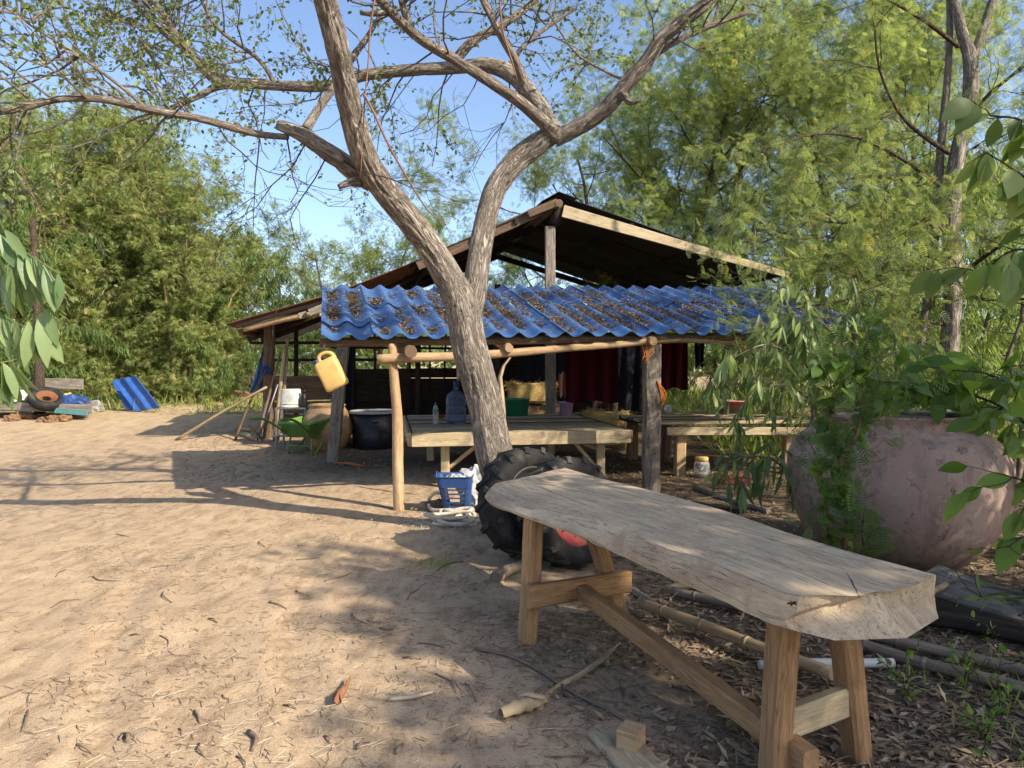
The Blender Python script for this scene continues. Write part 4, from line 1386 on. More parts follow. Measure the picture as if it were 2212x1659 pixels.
# radial cracks at the knot and long checks, cut as dark slivers set into the top
def crack(pxs, w):
    P = []
    tv = RG[..., :][GC[..., 2] > .09]
    for u, v in pxs:
        q_ = z_pt(u, v, ZT)
        k_ = np.argmin(((tv[:, :2] - q_[:2]) ** 2).sum(1))
        P.append(np.array([q_[0], q_[1], tv[k_, 2] + .0006]))
    m_ = MB()
    P, _ = spline(P, 1.0, .03)
    T = np.gradient(P, axis=0); T /= np.linalg.norm(T, axis=1, keepdims=True)
    sd_ = np.cross(T, [0, 0, 1.0])
    ww = .6 * w * np.sin(np.linspace(.15, math.pi - .1, len(P)))[:, None] * (1 + .4 * rng.normal(size=(len(P), 1)))
    j = rng.normal(size=(len(P), 1)) * .0012
    zz = np.array([0, 0, 1.0])
    m_.loft(np.stack([P + sd_ * (j - ww), P + sd_ * (j + ww), P + sd_ * (j + ww) - zz * .006, P + sd_ * (j - ww) - zz * .006], 1), True, None, False)
    m_.build('crack', M['crackm'], bench)
P2 = lambda p, q: [(p[0] + (q[0] - p[0]) * f + R(-6, 6), p[1] + (q[1] - p[1]) * f + R(-3, 3)) for f in (0, .3, .65, 1)]
for a_, b_, w_ in (((1111, 1036), (1282, 1093), .002), ((1305, 1117), (1416, 1150), .0024), ((1400, 1075), (1490, 1100), .0016), ((1500, 1180), (1600, 1212), .0018), ((1330, 1062), (1440, 1092), .0014),
                   ((1650, 1200), (1710, 1228), .0015), ((1720, 1190), (1800, 1222), .0015)):
    crack(P2(a_, b_), w_)
crack([(1816, 1222), (1836, 1244), (1850, 1262), (1856, 1276)], .0022)
for k_ in range(5):
    a_ = k_ * 1.26 + .4
    crack([(1712, 1296), (1712 + 5 * math.cos(a_), 1296 + 2.5 * math.sin(a_)), (1712 + 11 * math.cos(a_ + .2), 1296 + 5 * math.sin(a_ + .2))], .0018)
# legs, rails, stretcher
def leg(a, b, w, h, w2, h2, up):
    part('leg', M['bench_leg'], lambda m: m.bar(a, b, w, h, up=up, ch=.012, nl=5, wob=.004, w2=w2, h2=h2), bench)
upv = (.45, -.9, 0)
def flat(p): return gg(p[0], p[1], -.03)
fA, fB, fC, fD = gp(1666, 1708), gp(1856, 1640), gp(1138, 1382), gp(1345, 1330)
tA, tB, tC, tD = np.array([1.0, 2.70, .62]), np.array([1.24, 2.80, .62]), np.array([.12, 4.02, .655]), np.array([.42, 4.24, .655])
leg(flat(fA), tA, .088, .085, .10, .095, upv)
leg(flat(fB), tB, .085, .085, .10, .09, upv)
leg(flat(fC), tC, .085, .085, .092, .09, upv)
leg(flat(fD), tD, .085, .08, .09, .085, upv)
lerp = lambda a, b, f: a + (b - a) * f
rA, rB = lerp(fA, tA, .32), lerp(fB, tB, .36)
rC, rD = lerp(fC, tC, .40), lerp(fD, tD, .36)
ax = unit([-.447, 1, 0])
dAB, dCD = unit(rB - rA), unit(rD - rC)
part('cross_rail', M['pale_wood'], lambda m: m.bar(rA + dAB * .05, rB - dAB * .03, .05, .11, ch=.008), bench)
part('cross_rail', M['bench_leg'], lambda m: m.bar(rC - ax * .085 - dCD * .06, rD - ax * .085 + dCD * .09, .05, .12, ch=.008), bench)
s0 = lerp(rC, rD, .52) - ax * .10 + np.array([0, 0, -.01]); s1 = lerp(rA, rB, .12) - ax * .12 + np.array([0, 0, -.08])
part('stretcher', M['bench_leg'], lambda m: m.bar(s0, s1, .07, .085, ch=.008, nl=4, wob=.003), bench)

# ------------------------------------------------------------------ things in and around the shed
def one(name, mat, fn, loc, label, cat, group=None):
    m = MB(); fn(m)
    return tag(m.build(name, mat, loc=loc), label, cat, group)


def rrect(hw, hd, r, k=4):
    """rounded rectangle outline in the local x/y plane"""
    out = []
    for cx, cy, a0 in ((hw - r, hd - r, 0), (-hw + r, hd - r, 90), (-hw + r, -hd + r, 180), (hw - r, -hd + r, 270)):
        for i in range(k + 1):
            a = math.radians(a0 + 90 * i / k)
            out.append((cx + r * math.cos(a), cy + r * math.sin(a)))
    return np.array(out)


# ---- the yellow jerrycan hanging from the eave
jc0 = at(700, 752, 7.15)
can = thing('jerrycan', jc0 - (0, 0, .4), 'yellow plastic jerrycan hanging tilted from the corner of the blue roof', 'jerrycan')
ed, er, ef = unit([.447, 0, -.895]), unit([.895, 0, .447]), np.array([0, 1.0, 0])
o0 = at(716, 808, 7.15)          # centre of the body
def can_body(m):
    rg = []
    for h, hw, hd, r in ((-.150, .04, .03, .02), (-.152, .085, .05, .03), (-.140, .105, .062, .03), (-.10, .112, .066, .03), (0, .110, .064, .03), (.11, .112, .066, .03), (.140, .108, .062, .03), (.150, .09, .05, .03), (.152, .02, .01, .008)):
        rg.append([o0 + ed * h + er * a + ef * b for a, b in rrect(hw, hd, r)])
    m.loft(np.array(rg), True, None, True)
part('body', M['yellow'], can_body, can)
part('handle', M['yellow'], lambda m: m.tube([o0 + ed * h + er * w for h, w in ((-.13, -.045), (-.185, -.045), (-.212, -.015), (-.208, .045), (-.175, .088), (-.12, .095))], [.020, .019, .018, .018, .020, .024], n=10, step=.012), can)
part('cap', M['navy'], lambda m: m.lathe([(.001, 0), (.028, 0), (.028, .045), (.022, .05), (.001, .05)], o0 - ed * .14 - er * .082, 14, -ed), can)
part('cord', M['bark_dark'], lambda m: m.tube([o0 - ed * .20 + er * .02, at(700, 748, 7.2), at(702, 740, 7.28)], .010, n=6), can)

# ---- wheelbarrow
wb = gp(660, 978); AX = unit([.38, .925, 0]); LT = np.array([AX[1], -AX[0], 0])
wb = wb + AX * .10
bar_ = thing('wheelbarrow', wb, 'green steel wheelbarrow standing under the left side of the roof', 'wheelbarrow')
q = lambda a, l, z: wb + AX * a + LT * l + np.array([0, 0, z])
def tray(m):
    rim = [(-.36, -.30, .50), (-.36, .30, .50), (.62, .27, .60), (.62, -.27, .60)]
    bot = [(-.24, -.19, .27), (-.24, .19, .27), (.22, .17, .27), (.22, -.17, .27)]
    R_ = np.array([q(*p) for p in rim]); B_ = np.array([q(*p) for p in bot])
    lip = R_ + (R_ - R_.mean(0)) * .05; lip[:, 2] -= .012
    inn = R_ * .97 + R_.mean(0) * .03; inb = B_ * .96 + B_.mean(0) * .04 + [0, 0, .008]
    c = B_.mean(0)
    m.loft(np.array([c + (B_ - c) * .01, B_, lip - [0, 0, .01], lip, R_ + [0, 0, .008], inn, inb, c + (inb - c) * .01]), True, None, False)
part('tray', M['green_paint'], tray, bar_)
for s_ in (-1, 1):
    part('handle', M['green_paint'], lambda m: m.tube([q(.70, s_ * .06, .20), q(.2, s_ * .17, .24), q(-.2, s_ * .21, .28), q(-.45, s_ * .26, .44), q(-.72, s_ * .28, .57), q(-.92, s_ * .28, .60), q(-1.05, s_ * .28, .60)], .019, n=9, step=.05), bar_)
    part('leg', M['green_paint'], lambda m: m.tube([q(-.20, s_ * .20, .27), q(-.24, s_ * .22, .12), q(-.23, s_ * .22, .02), q(-.16, s_ * .22, .0), q(-.08, s_ * .21, .05), q(.18, s_ * .18, .26)], .016, n=8, step=.03), bar_)
part('cross_bar', M['green_paint'], lambda m: m.tube([q(-.24, -.22, .13), q(-.24, .22, .13)], .013, n=7), bar_)
wc = q(.66, 0, .19)
whl = part('wheel', M['rubber_black'], lambda m: m.lathe([(.12, -.035), (.165, -.042), (.19, -.03), (.197, 0), (.19, .03), (.165, .042), (.12, .035), (.115, 0), (.12, -.035)], wc, 28, LT), bar_)
part('hub', M['steel'], lambda m: m.lathe([(.01, -.05), (.03, -.05), (.03, -.02), (.12, -.02), (.12, .02), (.03, .02), (.03, .05), (.01, .05)], wc, 16, LT), whl)
def lump(m, c, r, sq=(1, 1, 1), n=18, rough=.25, k=9):
    a = np.linspace(0, 2 * math.pi, n, endpoint=False); t = np.linspace(.03, math.pi - .03, k)
    d = np.stack([np.sin(t)[:, None] * np.cos(a), np.sin(t)[:, None] * np.sin(a), np.cos(t)[:, None] + 0 * a], -1)
    rr_ = r * (1 + rough * fbm(d * 2.2 + R(0, 40), 4))
    m.loft(np.asarray(c) + d * rr_[..., None] * np.asarray(sq), True, None, rough < .2)
one('plastic_bag', M['bag'], lambda m: lump(m, q(.1, .02, .42), .11, (1, 1, .9), 22, .4, 12), q(.1, .02, .30), 'crumpled grey plastic bag lying in the green wheelbarrow', 'bag')

# ---- tools and poles leaning at the left post
pp = lambda *a: [at(*x) for x in a]
POLES = [
    (M['bamboo'], [(380, 944, 12.9), (480, 890, 12.9), (576, 836, 12.9)], .026, 'bamboo pole lying diagonally from the sandy yard up to the shed corner post'),
    (M['brown_wood'], [(508, 918, 13.0), (540, 868, 13.1), (574, 800, 13.1)], .022, 'short dark pole leaning at the corner post, left of the tool handles'),
    (M['bamboo_grey'], [(556, 930, 13.0), (582, 850, 13.0), (606, 760, 13.0)], .022, 'slim grey tool handle leaning steeply beside the corner post'),
    (M['bamboo'], [(592, 940, 12.9), (604, 850, 12.9), (616, 745, 12.9)], .032, 'stout bamboo pole leaning right of the corner post'),
    (M['grey_wood'], [(600, 935, 12.95), (614, 840, 12.95), (622, 725, 12.95)], .028, 'thick grey pole standing behind the bamboo pole at the left corner'),
    (M['bamboo_grey'], [(566, 945, 13.2), (572, 850, 13.2), (578, 760, 13.2)], .018, 'thin grey stick upright against the corner post'),
]
for i, (mt, px, r, lab) in enumerate(POLES):
    P = pp(*px)
    P[0][2] = gg(P[0][0], P[0][1])[2] + .01
    one('leaning_pole', mt, lambda m: m.tube(P, [r, r, r * .85], n=9, step=.15, rough=.06), P[0], lab, 'pole', 'poles leaning at the shed corner')
one('garden_hoe', [M['steel']], lambda m: (m.tube(pp((560, 940, 12.8), (575, 905, 12.8), (600, 830, 12.8)), .016, n=7), m.bar(at(553, 935, 12.8), at(567, 952, 12.8), .14, .012)), at(560, 945, 12.8), 'digging tool with a flat steel blade resting among the poles', 'tool')
one('firewood_stick', M['bamboo'], lambda m: m.tube([gp(512, 930) + (0, 0, .04), gp(545, 934) + (0, 0, .04)], .05, n=9, rough=.1), gp(530, 932), 'short cut bamboo piece on the ground by the left poles, farther one', 'stick')
one('firewood_stick', M['pale_wood'], lambda m: m.tube([gp(523, 942) + (0, 0, .04), gp(548, 951) + (0, 0, .04)], .045, n=9, rough=.1), gp(535, 946), 'short cut bamboo piece on the ground by the left poles, nearer one', 'stick')
# folded blue tarpaulin and a round float
def tarp(m):
    rg = []
    for v, u0, u1 in ((742, 570, 588), (765, 564, 588), (795, 556, 586), (825, 546, 582), (848, 539, 574)):
        rg.append([at(u0 + (u1 - u0) * k / 8, v, 13.5 + .05 * math.sin(k * 2.4 + v)) for k in range(9)] + [at(u0 + (u1 - u0) * k / 8, v, 13.56 + .05 * math.sin(k * 2.4 + v)) for k in range(8, -1, -1)])
    m.loft(np.array(rg), True, None, True)
one('blue_tarpaulin', M['blue_cloth'], tarp, at(560, 848, 13.5), 'folded blue tarpaulin hanging beside the left corner post', 'tarpaulin')
one('plastic_scoop', M['blue_plastic'], lambda m: (m.lathe([(.001, -.06), (.06, -.055), (.085, 0), (.088, .05), (.078, .05), (.06, -.03), (.001, -.04)], at(576, 800, 13.1), 18, (0, -1, .3)), m.tube(pp((577, 792, 13.1), (578, 760, 13.1)), .008, n=5)), at(576, 812, 13.1), 'round blue plastic scoop hanging in front of the tarpaulin', 'scoop')

# ---- steel stand with white bucket, dark bottle
st = gp(612, 960)
stand = thing('steel_stand', st, 'rusty grey steel stand beside the wheelbarrow handles', 'stand')
T0 = at(632, 882, 12.2); zt = T0[2]
part('top', M['steel'], lambda m: m.box((T0[0], T0[1] + .1, zt), (.52, .42, .03)), stand)
for dx, dy in ((-.24, -.10), (.24, -.10), (-.24, .30), (.24, .30)):
    part('leg', M['steel'], lambda m: m.bar((T0[0] + dx, T0[1] + dy, .02), (T0[0] + dx, T0[1] + dy, zt), .035, .035, up=(0, 1, 0)), stand)
part('rail', M['steel'], lambda m: m.bar((T0[0] - .30, T0[1] - .10, .26), (T0[0] + .24, T0[1] - .10, .26), .03, .03), stand)
bk = thing('white_bucket', (T0[0] - .06, T0[1] + .1, zt + .015), 'dirty white plastic bucket upside down on the steel stand', 'bucket')
part('body', M['white_bucket'], lambda m: m.lathe([(.001, .30), (.15, .30), (.158, .29), (.172, .02), (.182, .015), (.182, 0), (.165, 0), (.001, .28)], (T0[0] - .06, T0[1] + .1, zt + .015), 28), bk)
part('band', M['white_bucket'], lambda m: m.lathe([(.171, .05), (.176, .05), (.176, .065), (.170, .065)], (T0[0] - .06, T0[1] + .1, zt + .015), 28), bk)
one('dark_bottle', M['black_plastic'], lambda m: m.lathe([(.001, 0), (.055, 0), (.058, .02), (.058, .16), (.05, .19), (.025, .21), (.025, .25), (.034, .25), (.034, .28), (.001, .28)], (T0[0] + .18, T0[1] + .02, zt + .015), 18), (T0[0] + .18, T0[1] + .02, zt + .015), 'small dark bottle beside the white bucket', 'bottle')

# ---- glazed jar, black tub
cj = np.array([at(700, 950, 11.9)[0], 12.1, .02])
jar = thing('glazed_jar', cj, 'ochre glazed clay jar with ridged bands behind the wheelbarrow', 'jar')
part('body', M['clay'], lambda m: m.lathe([(.001, .0), (.26, 0), (.34, .12), (.405, .30), (.415, .34), (.41, .36), (.418, .38), (.40, .46), (.388, .48), (.39, .50), (.35, .60), (.336, .615), (.334, .63), (.29, .70), (.275, .715), (.30, .74), (.30, .755), (.26, .765), (.24, .74), (.24, .6), (.001, .5)], cj, 40), jar)
bt = np.array([at(808, 930, 12.2)[0], 12.3, .02])
tub = thing('black_tub', bt, 'large black plastic tub with a grey rim deep in the shed', 'tub')
part('body', M['black_plastic'], lambda m: m.lathe([(.001, 0), (.34, 0), (.36, .03), (.40, .60), (.385, .60), (.34, .05), (.001, .04)], bt, 36), tub)
part('rim', M['grey_plastic'], lambda m: m.lathe([(.395, .60), (.42, .60), (.43, .62), (.42, .645), (.39, .645), (.38, .62), (.395, .60)], bt, 36), tub)
part('label', M['orange_rim'], lambda m: m.bar(bt + (.03, -.398, .50), bt + (.13, -.385, .50), .005, .03, up=(0, 0, 1), ch=.001), tub)

# ---- the plank platform
PZ = .66
plat = thing('plank_platform', gg(.1, 9.0), 'wide raised platform of pale planks with a thick front board', 'platform')
FL, FR, BL, BR = z_pt(893, 936, PZ), z_pt(1356, 929, PZ), z_pt(879, 897, PZ), z_pt(1236, 894, PZ)
NP = 14
for i in range(NP):
    f0, f1 = (i + .03) / NP, (i + .97) / NP
    a0, b0, a1, b1 = lerp(FL, BL, f0), lerp(FR, BR, f0), lerp(FL, BL, f1), lerp(FR, BR, f1)
    a, b = (a0 + a1) / 2, (b0 + b1) / 2
    w_ = np.linalg.norm(a1 - a0)
    dz = np.array([0, 0, -.016 + R(-.004, .004)])
    part('plank', M['pale_wood'] if i < 6 else M['brown_wood'] if i % 3 == 0 else M['pale_wood'], lambda m: m.bar(a + dz, b + dz, w_, .03, ch=.004, nl=3, wob=.002), plat)
dn = np.array([0, 0, -.075])
fx = unit(FR - FL); fy = unit(BL - FL)
part('fascia', M['pale_wood'], lambda m: m.bar(FL - fx * .02 - fy * .03 + dn, FR + fx * .02 - fy * .03 + dn, .045, .155, ch=.006, nl=3, wob=.003), plat)
part('fascia', M['pale_wood'], lambda m: m.bar(FL - fx * .045 + dn, BL - fx * .045 + dn, .04, .15, ch=.006), plat)
part('fascia', M['brown_wood'], lambda m: m.bar(FR + fx * .045 + dn, BR + fx * .045 + dn, .04, .15, ch=.006), plat)
lp = lambda u, Y: gg((u - CX) / S * Y, Y)
for u, Y in ((962, 8.75), (1297, 9.05), (930, 10.9), (1190, 11.2)):
    p = lp(u, Y)
    part('leg', M['pale_wood'], lambda m: m.bar(p - (0, 0, .03), np.array([p[0], p[1], .60]), .10, .10, up=(0, 1, 0), ch=.006), plat)
for (u0, v0, u1, v1, Y) in ((1030, 962, 966, 1014, 8.78), (1238, 952, 1290, 1012, 9.1)):
    part('brace', M['pale_wood'], lambda m: m.bar(at(u0, v0, Y), at(u1, v1, Y), .035, .085, up=(0, -1, .3)), plat)
part('crossbeam', M['brown_wood'], lambda m: m.bar(lerp(FL, BL, .5) + (0, 0, -.1), lerp(FR, BR, .5) + (0, 0, -.1), .08, .12), plat)

# things on and by the platform
wt = z_pt(941, 916, PZ)
wbt = thing('water_bottle', wt, 'clear water bottle with a blue cap on the platform', 'bottle')
part('body', M['clear'], lambda m: m.lathe([(.001, .002), (.034, .002), (.037, .02), (.035, .05), (.037, .08), (.035, .11), (.037, .14), (.037, .19), (.03, .225), (.014, .25), (.014, .262)], wt, 20), wbt)
part('cap', M['blue_plastic'], lambda m: m.lathe([(.001, .285), (.017, .285), (.017, .258), (.001, .258)], wt, 14), wbt)
part('label', M['teal'], lambda m: m.lathe([(.0375, .15), (.0385, .15), (.0385, .195), (.0375, .195)], wt, 20), wbt)
jt = z_pt(985, 914, PZ)
jug = thing('water_jug', jt, 'blue translucent water jug standing beside the leaning trunk', 'jug')
part('body', M['jug'], lambda m: m.lathe([(.001, .0), (.125, .0), (.135, .02), (.135, .10), (.128, .115), (.135, .13), (.135, .22), (.128, .235), (.135, .25), (.135, .33), (.12, .38), (.07, .42), (.035, .44), (.03, .50)], jt, 28), jug)
part('neck', M['blue_plastic'], lambda m: m.lathe([(.001, .56), (.034, .56), (.036, .49), (.001, .49)], jt, 16), jug)
one('small_red_bowl', M['red_paint'], lambda m: m.lathe([(.02, 0), (.05, .01), (.07, .05), (.066, .05), (.045, .015), (.001, .012)], z_pt(952, 903, PZ), 18), z_pt(952, 903, PZ), 'small dark red bowl between water bottle and jug', 'bowl')

def bale(m, c, s, rz, n=900):
    c = np.asarray(c, float)
    core = MB()
    ca, sa = math.cos(rz), math.sin(rz)
    p = rng.uniform(-.5, .5, (n, 3))
    p = np.sign(p) * .5 * np.abs(2 * p) ** .35
    p *= s
    w = np.stack([p[:, 0] * ca - p[:, 1] * sa, p[:, 0] * sa + p[:, 1] * ca, p[:, 2]], 1) + c + np.array([0, 0, s[2] / 2])
    d = rdir(n) * [1, .5, .45]
    d = np.stack([d[:, 0] * ca - d[:, 1] * sa, d[:, 0] * sa + d[:, 1] * ca, d[:, 2]], 1)
    V, F, rd = scatter(T_DIAMOND[0] - [.5, 0, 0], T_DIAMOND[1], w, d, rdir(n), np.stack([rng.uniform(.12, .26, n)] + [rng.uniform(.006, .012, n)] * 2, 1))
    m.bar(c + np.array([-s[0] * .46 * ca, -s[0] * .46 * sa, s[2] / 2]), c + np.array([s[0] * .46 * ca, s[0] * .46 * sa, s[2] / 2]), s[1] * .92, s[2] * .92, ch=.05, nl=6, wob=.01)
    m.add(V, F, None, False, rd)
one('crate', M['brown_wood'], lambda m: m.box((at(1125, 880, 13)[0] + .2, 13.1, .37), (1.0, .5, .70), .1, .01), gg(.36, 13.1), 'dark wooden crate under the straw bale deep in the shed', 'crate')
one('straw_bale', M['straw'], lambda m: bale(m, (at(1125, 850, 12.95)[0] + .18, 12.95, .73), (.85, .42, .38), .1), (.3, 12.95, .73), 'straw bale standing right of the leaning trunk inside the shed', 'straw bale')
one('straw_bale', M['straw'], lambda m: bale(m, (at(1315, 900, 12.6)[0], 12.5, .03), (.75, .6, .62), -.4, 1300), gg(1.6, 12.5), 'loose straw bale on the floor between the two tables', 'straw bale')
gt = np.array([at(1108, 885, 11.2)[0] + .05, 11.2, .655])
one('green_tub', M['green_tub'], lambda m: m.lathe([(.001, 0), (.17, 0), (.20, .24), (.215, .245), (.215, .26), (.19, .26), (.16, .03), (.001, .02)], gt, 24), gt, 'dark green plastic tub at the back of the platform', 'tub')
pb = np.array([at(1222, 890, 11.3)[0], 11.2, .655])
one('lilac_bucket', M['pink_plastic'], lambda m: m.lathe([(.001, 0), (.085, 0), (.11, .20), (.118, .2), (.118, .215), (.10, .215), (.08, .02), (.001, .02)], pb, 22), pb, 'small lilac plastic bucket at the back corner of the platform', 'bucket')

# hanging cloths
def cloth(m, u0, u1, v0, v1, Y, wave=.05, k=7, taper=1.0, nx=40):
    rows = []
    gcs_ = []
    for j in range(9):
        f = j / 8
        row, g = [], []
        for i in range(nx):
            x = i / (nx - 1)
            uu = (u0 + u1) / 2 + (x - .5) * (u1 - u0) * (1 + (taper - 1) * f)
            row.append(at(uu, v0 + (v1 - v0) * f + 3 * math.sin(x * 9), Y + wave * (.4 + .6 * f) * math.sin(x * k * 2 * math.pi / 2 + f)))
            g.append((x * (u1 - u0) / S * Y, 0, f))
        rows.append(row); gcs_.append(g)
    rows = np.array(rows)
    gcs_ = np.array(gcs_)
    m.loft(np.concatenate([rows, (rows + [0, .006, 0])[:, ::-1]], 1), True, np.concatenate([gcs_, gcs_[:, ::-1]], 1), True)
one('striped_cloth', M['red_cloth'], lambda m: cloth(m, 1222, 1335, 726, 868, 10.6, .06, 7), at(1280, 868, 10.6), 'dark red striped cloth hanging as a curtain left of the dark post', 'cloth', 'red striped cloths hung under the roof')
one('striped_cloth', M['red_cloth'], lambda m: cloth(m, 1424, 1486, 730, 840, 10.9, .05, 5), at(1455, 840, 10.9), 'narrower dark red striped cloth hanging right of the dark post', 'cloth', 'red striped cloths hung under the roof')
one('salmon_cloth', M['salmon_cloth'], lambda m: cloth(m, 1206, 1226, 806, 856, 10.75, .04, 3, .7, 14), at(1215, 856, 10.75), 'salmon pink rag hanging at the left edge of the striped cloth', 'cloth')
one('dark_cloth_panel', M['dark_cloth'], lambda m: cloth(m, 1335, 1425, 735, 890, 12.4, .06, 6), at(1380, 890, 12.4), 'black cloth hung behind the dark post', 'curtain', 'dark cloths hung in the shed')
one('dark_cloth_panel', M['dark_cloth'], lambda m: cloth(m, 1000, 1080, 740, 880, 14.6, .06, 6), at(1040, 880, 14.6), 'black cloth added at the back behind the trunk to darken the shed', 'curtain', 'dark cloths hung in the shed')  # this and the next two are added sheets that deepen the interior shade
one('dark_cloth_panel', M['dark_cloth'], lambda m: cloth(m, 1120, 1225, 735, 880, 14.2, .06, 6), at(1170, 880, 14.2), 'black cloth added at the back beside the king post to darken the shed', 'curtain', 'dark cloths hung in the shed')
one('dark_cloth_panel', M['dark_cloth'], lambda m: cloth(m, 735, 768, 748, 905, 14.4, .06, 4), at(750, 905, 14.4), 'black cloth strip added behind the pale left post to darken the shed', 'curtain', 'dark cloths hung in the shed')
one('dark_jacket', M['dark_cloth'], lambda m: cloth(m, 1500, 1522, 735, 792, 11.0, .05, 3, .8, 16), at(1510, 792, 11), 'dark jacket hanging from the beam right of the red cloth', 'jacket')
one('white_rag', M['white_bucket'], lambda m: cloth(m, 985, 994, 770, 820, 13.5, .03, 2, .6, 8), at(990, 820, 13.5), 'thin pale rag hanging behind the leaning trunk', 'rag')

# ---- second table at the right
tab = thing('plank_table', gg(2.6, 9.8), 'old brown plank table standing right of the dark post', 'table')
ta, tb = z_pt(1412, 915, .70), z_pt(1760, 912, .70)
for i in range(5):
    o = np.array([-.05, .24, 0]) * (i + .5)
    part('plank', M['brown_wood'] if i % 2 else M['pale_wood'], lambda m: m.bar(ta + o + (0, 0, R(-.004, .004)), tb + o, .225, .035, ch=.005, nl=3, wob=.003), tab)
part('apron', M['pale_wood'], lambda m: m.bar(ta + (.18, .04, -.10), tb + (0, .04, -.12), .04, .10, nl=3, wob=.004), tab)
for u, Y, w_ in ((1468, 9.55, .14), (1700, 9.7, .13), (1440, 10.8, .12), (1720, 10.8, .12)):
    p = lp(u, Y)
    part('leg', M['brown_wood'] if Y > 10 else M['pole_wood'], lambda m: m.bar(p - (0, 0, .04), np.array([p[0] + .02, p[1], .67]), w_, w_, up=(0, 1, 0), ch=.02, nl=5, wob=.01), tab)
st2 = thing('low_wood_stand', gg(1.9, 11.4), 'dark low wooden stand behind the dark post', 'stand')
part('top', M['dark_wood'], lambda m: m.bar(at(1350, 905, 11.2), at(1440, 905, 11.3), .6, .08), st2)
for u in (1366, 1425):
    part('leg', M['brown_wood'], lambda m: m.bar(lp(u, 11.1), np.append(lp(u, 11.1)[:2], .58), .16, .14, up=(0, 1, 0), ch=.015), st2)
cp = z_pt(1438, 893, .72)
one('white_cup', M['white_plastic'], lambda m: m.lathe([(.001, .0), (.03, .0), (.048, .03), (.055, .085), (.05, .085), (.04, .03), (.001, .015)], cp + (0, -.02, .05), 20, (.2, -.9, .35)), cp, 'white cup tipped on its side on the right table edge', 'cup')
one('pink_basin', M['salmon_cloth'], lambda m: m.lathe([(.001, 0), (.12, 0), (.2, .16), (.21, .16), (.21, .175), (.19, .175), (.11, .02), (.001, .02)], z_pt(1580, 890, .72), 24), z_pt(1580, 890, .72), 'pink plastic basin on the right table behind the hanging leaves', 'basin')
one('orange_twine', M['orange_string'], lambda m: [m.tube([at(1400 + R(-18, 22), 742 + R(-4, 6), 8.10 + R(-.02, .03)), at(1400 + R(-20, 20), 760 + R(-10, 10), 8.1), at(1392 + R(-6, 12), 775 + R(-8, 16), 8.1)], .004, n=4, step=.03) for _ in range(7)], at(1398, 760, 8.1), 'orange twine lashed round the top of the dark post', 'twine')
one('orange_twine', M['orange_string'], lambda m: [m.tube([at(1420, 822 + R(-3, 3), 8.15), at(1430 + R(-4, 10), 845 + R(-10, 10), 8.15), at(1428 + R(-8, 8), 880 + R(-12, 8), 8.15)], .004, n=4, step=.03) for _ in range(6)], at(1428, 880, 8.15), 'orange twine ends dangling at the right side of the dark post', 'twine')
one('orange_twine', M['orange_string'], lambda m: [m.tube([gp(722 + R(-3, 12), 1002) + (0, 0, .02), gp(735 + R(-10, 30), 1004 + R(-2, 4)) + (0, 0, .04), gp(760 + R(-20, 30), 1007 + R(-3, 4)) + (0, 0, .01)], .005, n=4, step=.04) for _ in range(9)], gp(735, 1004), 'tangle of orange twine at the foot of the pale left post', 'twine')
# clear jar with yellow lid
yj = gp(1516, 1033)
pj = thing('plastic_jar', yj, 'clear plastic jar with a yellow lid on the ground under the right table', 'jar')
part('body', M['clear'], lambda m: m.lathe([(.001, .0), (.095, 0), (.10, .02), (.10, .17), (.085, .2), (.075, .205)], yj, 24), pj)
part('lid', M['yellow'], lambda m: m.lathe([(.001, .255), (.078, .255), (.082, .25), (.082, .205), (.001, .205)], yj, 24), pj)
part('contents', M['leaf_dead'], lambda m: m.lathe([(.001, .004), (.09, .004), (.09, .03), (.001, .035)], yj, 16), pj)

# ---- blue basket with bags, rope
bs = gp(990, 1103)
bask = thing('plastic_basket', bs, 'blue slotted plastic basket leaning by the platform leg', 'basket')
def bring(z, grow_, off=0.0, n=40):
    hw, hd = .125 + .05 * z / .36 + grow_, .10 + .045 * z / .36 + grow_
    o = rrect(hw, hd, .05, 6)
    tilt = np.array([-.10 * z, .02 * z, z])
    return np.array([bs + tilt + np.array([a, b, 0]) for a, b in o])
part('rim', M['blue_plastic'], lambda m: m.loft(np.array([bring(.265, .002), bring(.265, .006), bring(.36, .006), bring(.37, .016), bring(.375, .012), bring(.36, -.002), bring(.265, -.002), bring(.265, .002)]), True, None, False), bask)
part('floor', M['blue_plastic'], lambda m: (m.loft(np.array([bring(.0, .002), bring(.035, .004), bring(.035, -.004), bring(.012, -.006)]), True, None, False), m.loft(np.array([bs + (bring(.012, -.004) - bs) * [.02, .02, 1], bring(.012, -.004)]), True, None, False)), bask)
ribs = MB()
n_r = len(bring(0, 0))
for i in range(n_r):
    ribs.bar(bring(.03, 0)[i], bring(.27, 0)[i], .011, .004, up=unit(np.append((bring(0, 0)[i] - bs)[:2], 0)), ch=.001)
for z in np.linspace(.07, .235, 5):
    a = bring(z, .002); ribs.loft(np.array([a, bring(z + .012, .002), bring(z + .012, -.003), bring(z, -.003), a]), True, None, False)
tag(ribs.build('slotted_sides', M['blue_plastic'], bask), kind='stuff')
for s_ in (-1,):
    hc = bring(.36, .008)
    part('handle', M['blue_plastic'], lambda m: m.tube([bs + (-.20, -.05, .33), bs + (-.215, -.05, .38), bs + (-.215, 0, .41), bs + (-.215, .05, .38), bs + (-.20, .05, .33)], .008, n=6, step=.02), bask)
one('plastic_bag', M['bag'], lambda m: lump(m, bs + (.15, .16, .22), .17, (1, .9, 1.3), 26, .38, 14), bs + (.15, .16, .0), 'crumpled white plastic bag stuffed between basket and tyre', 'bag')
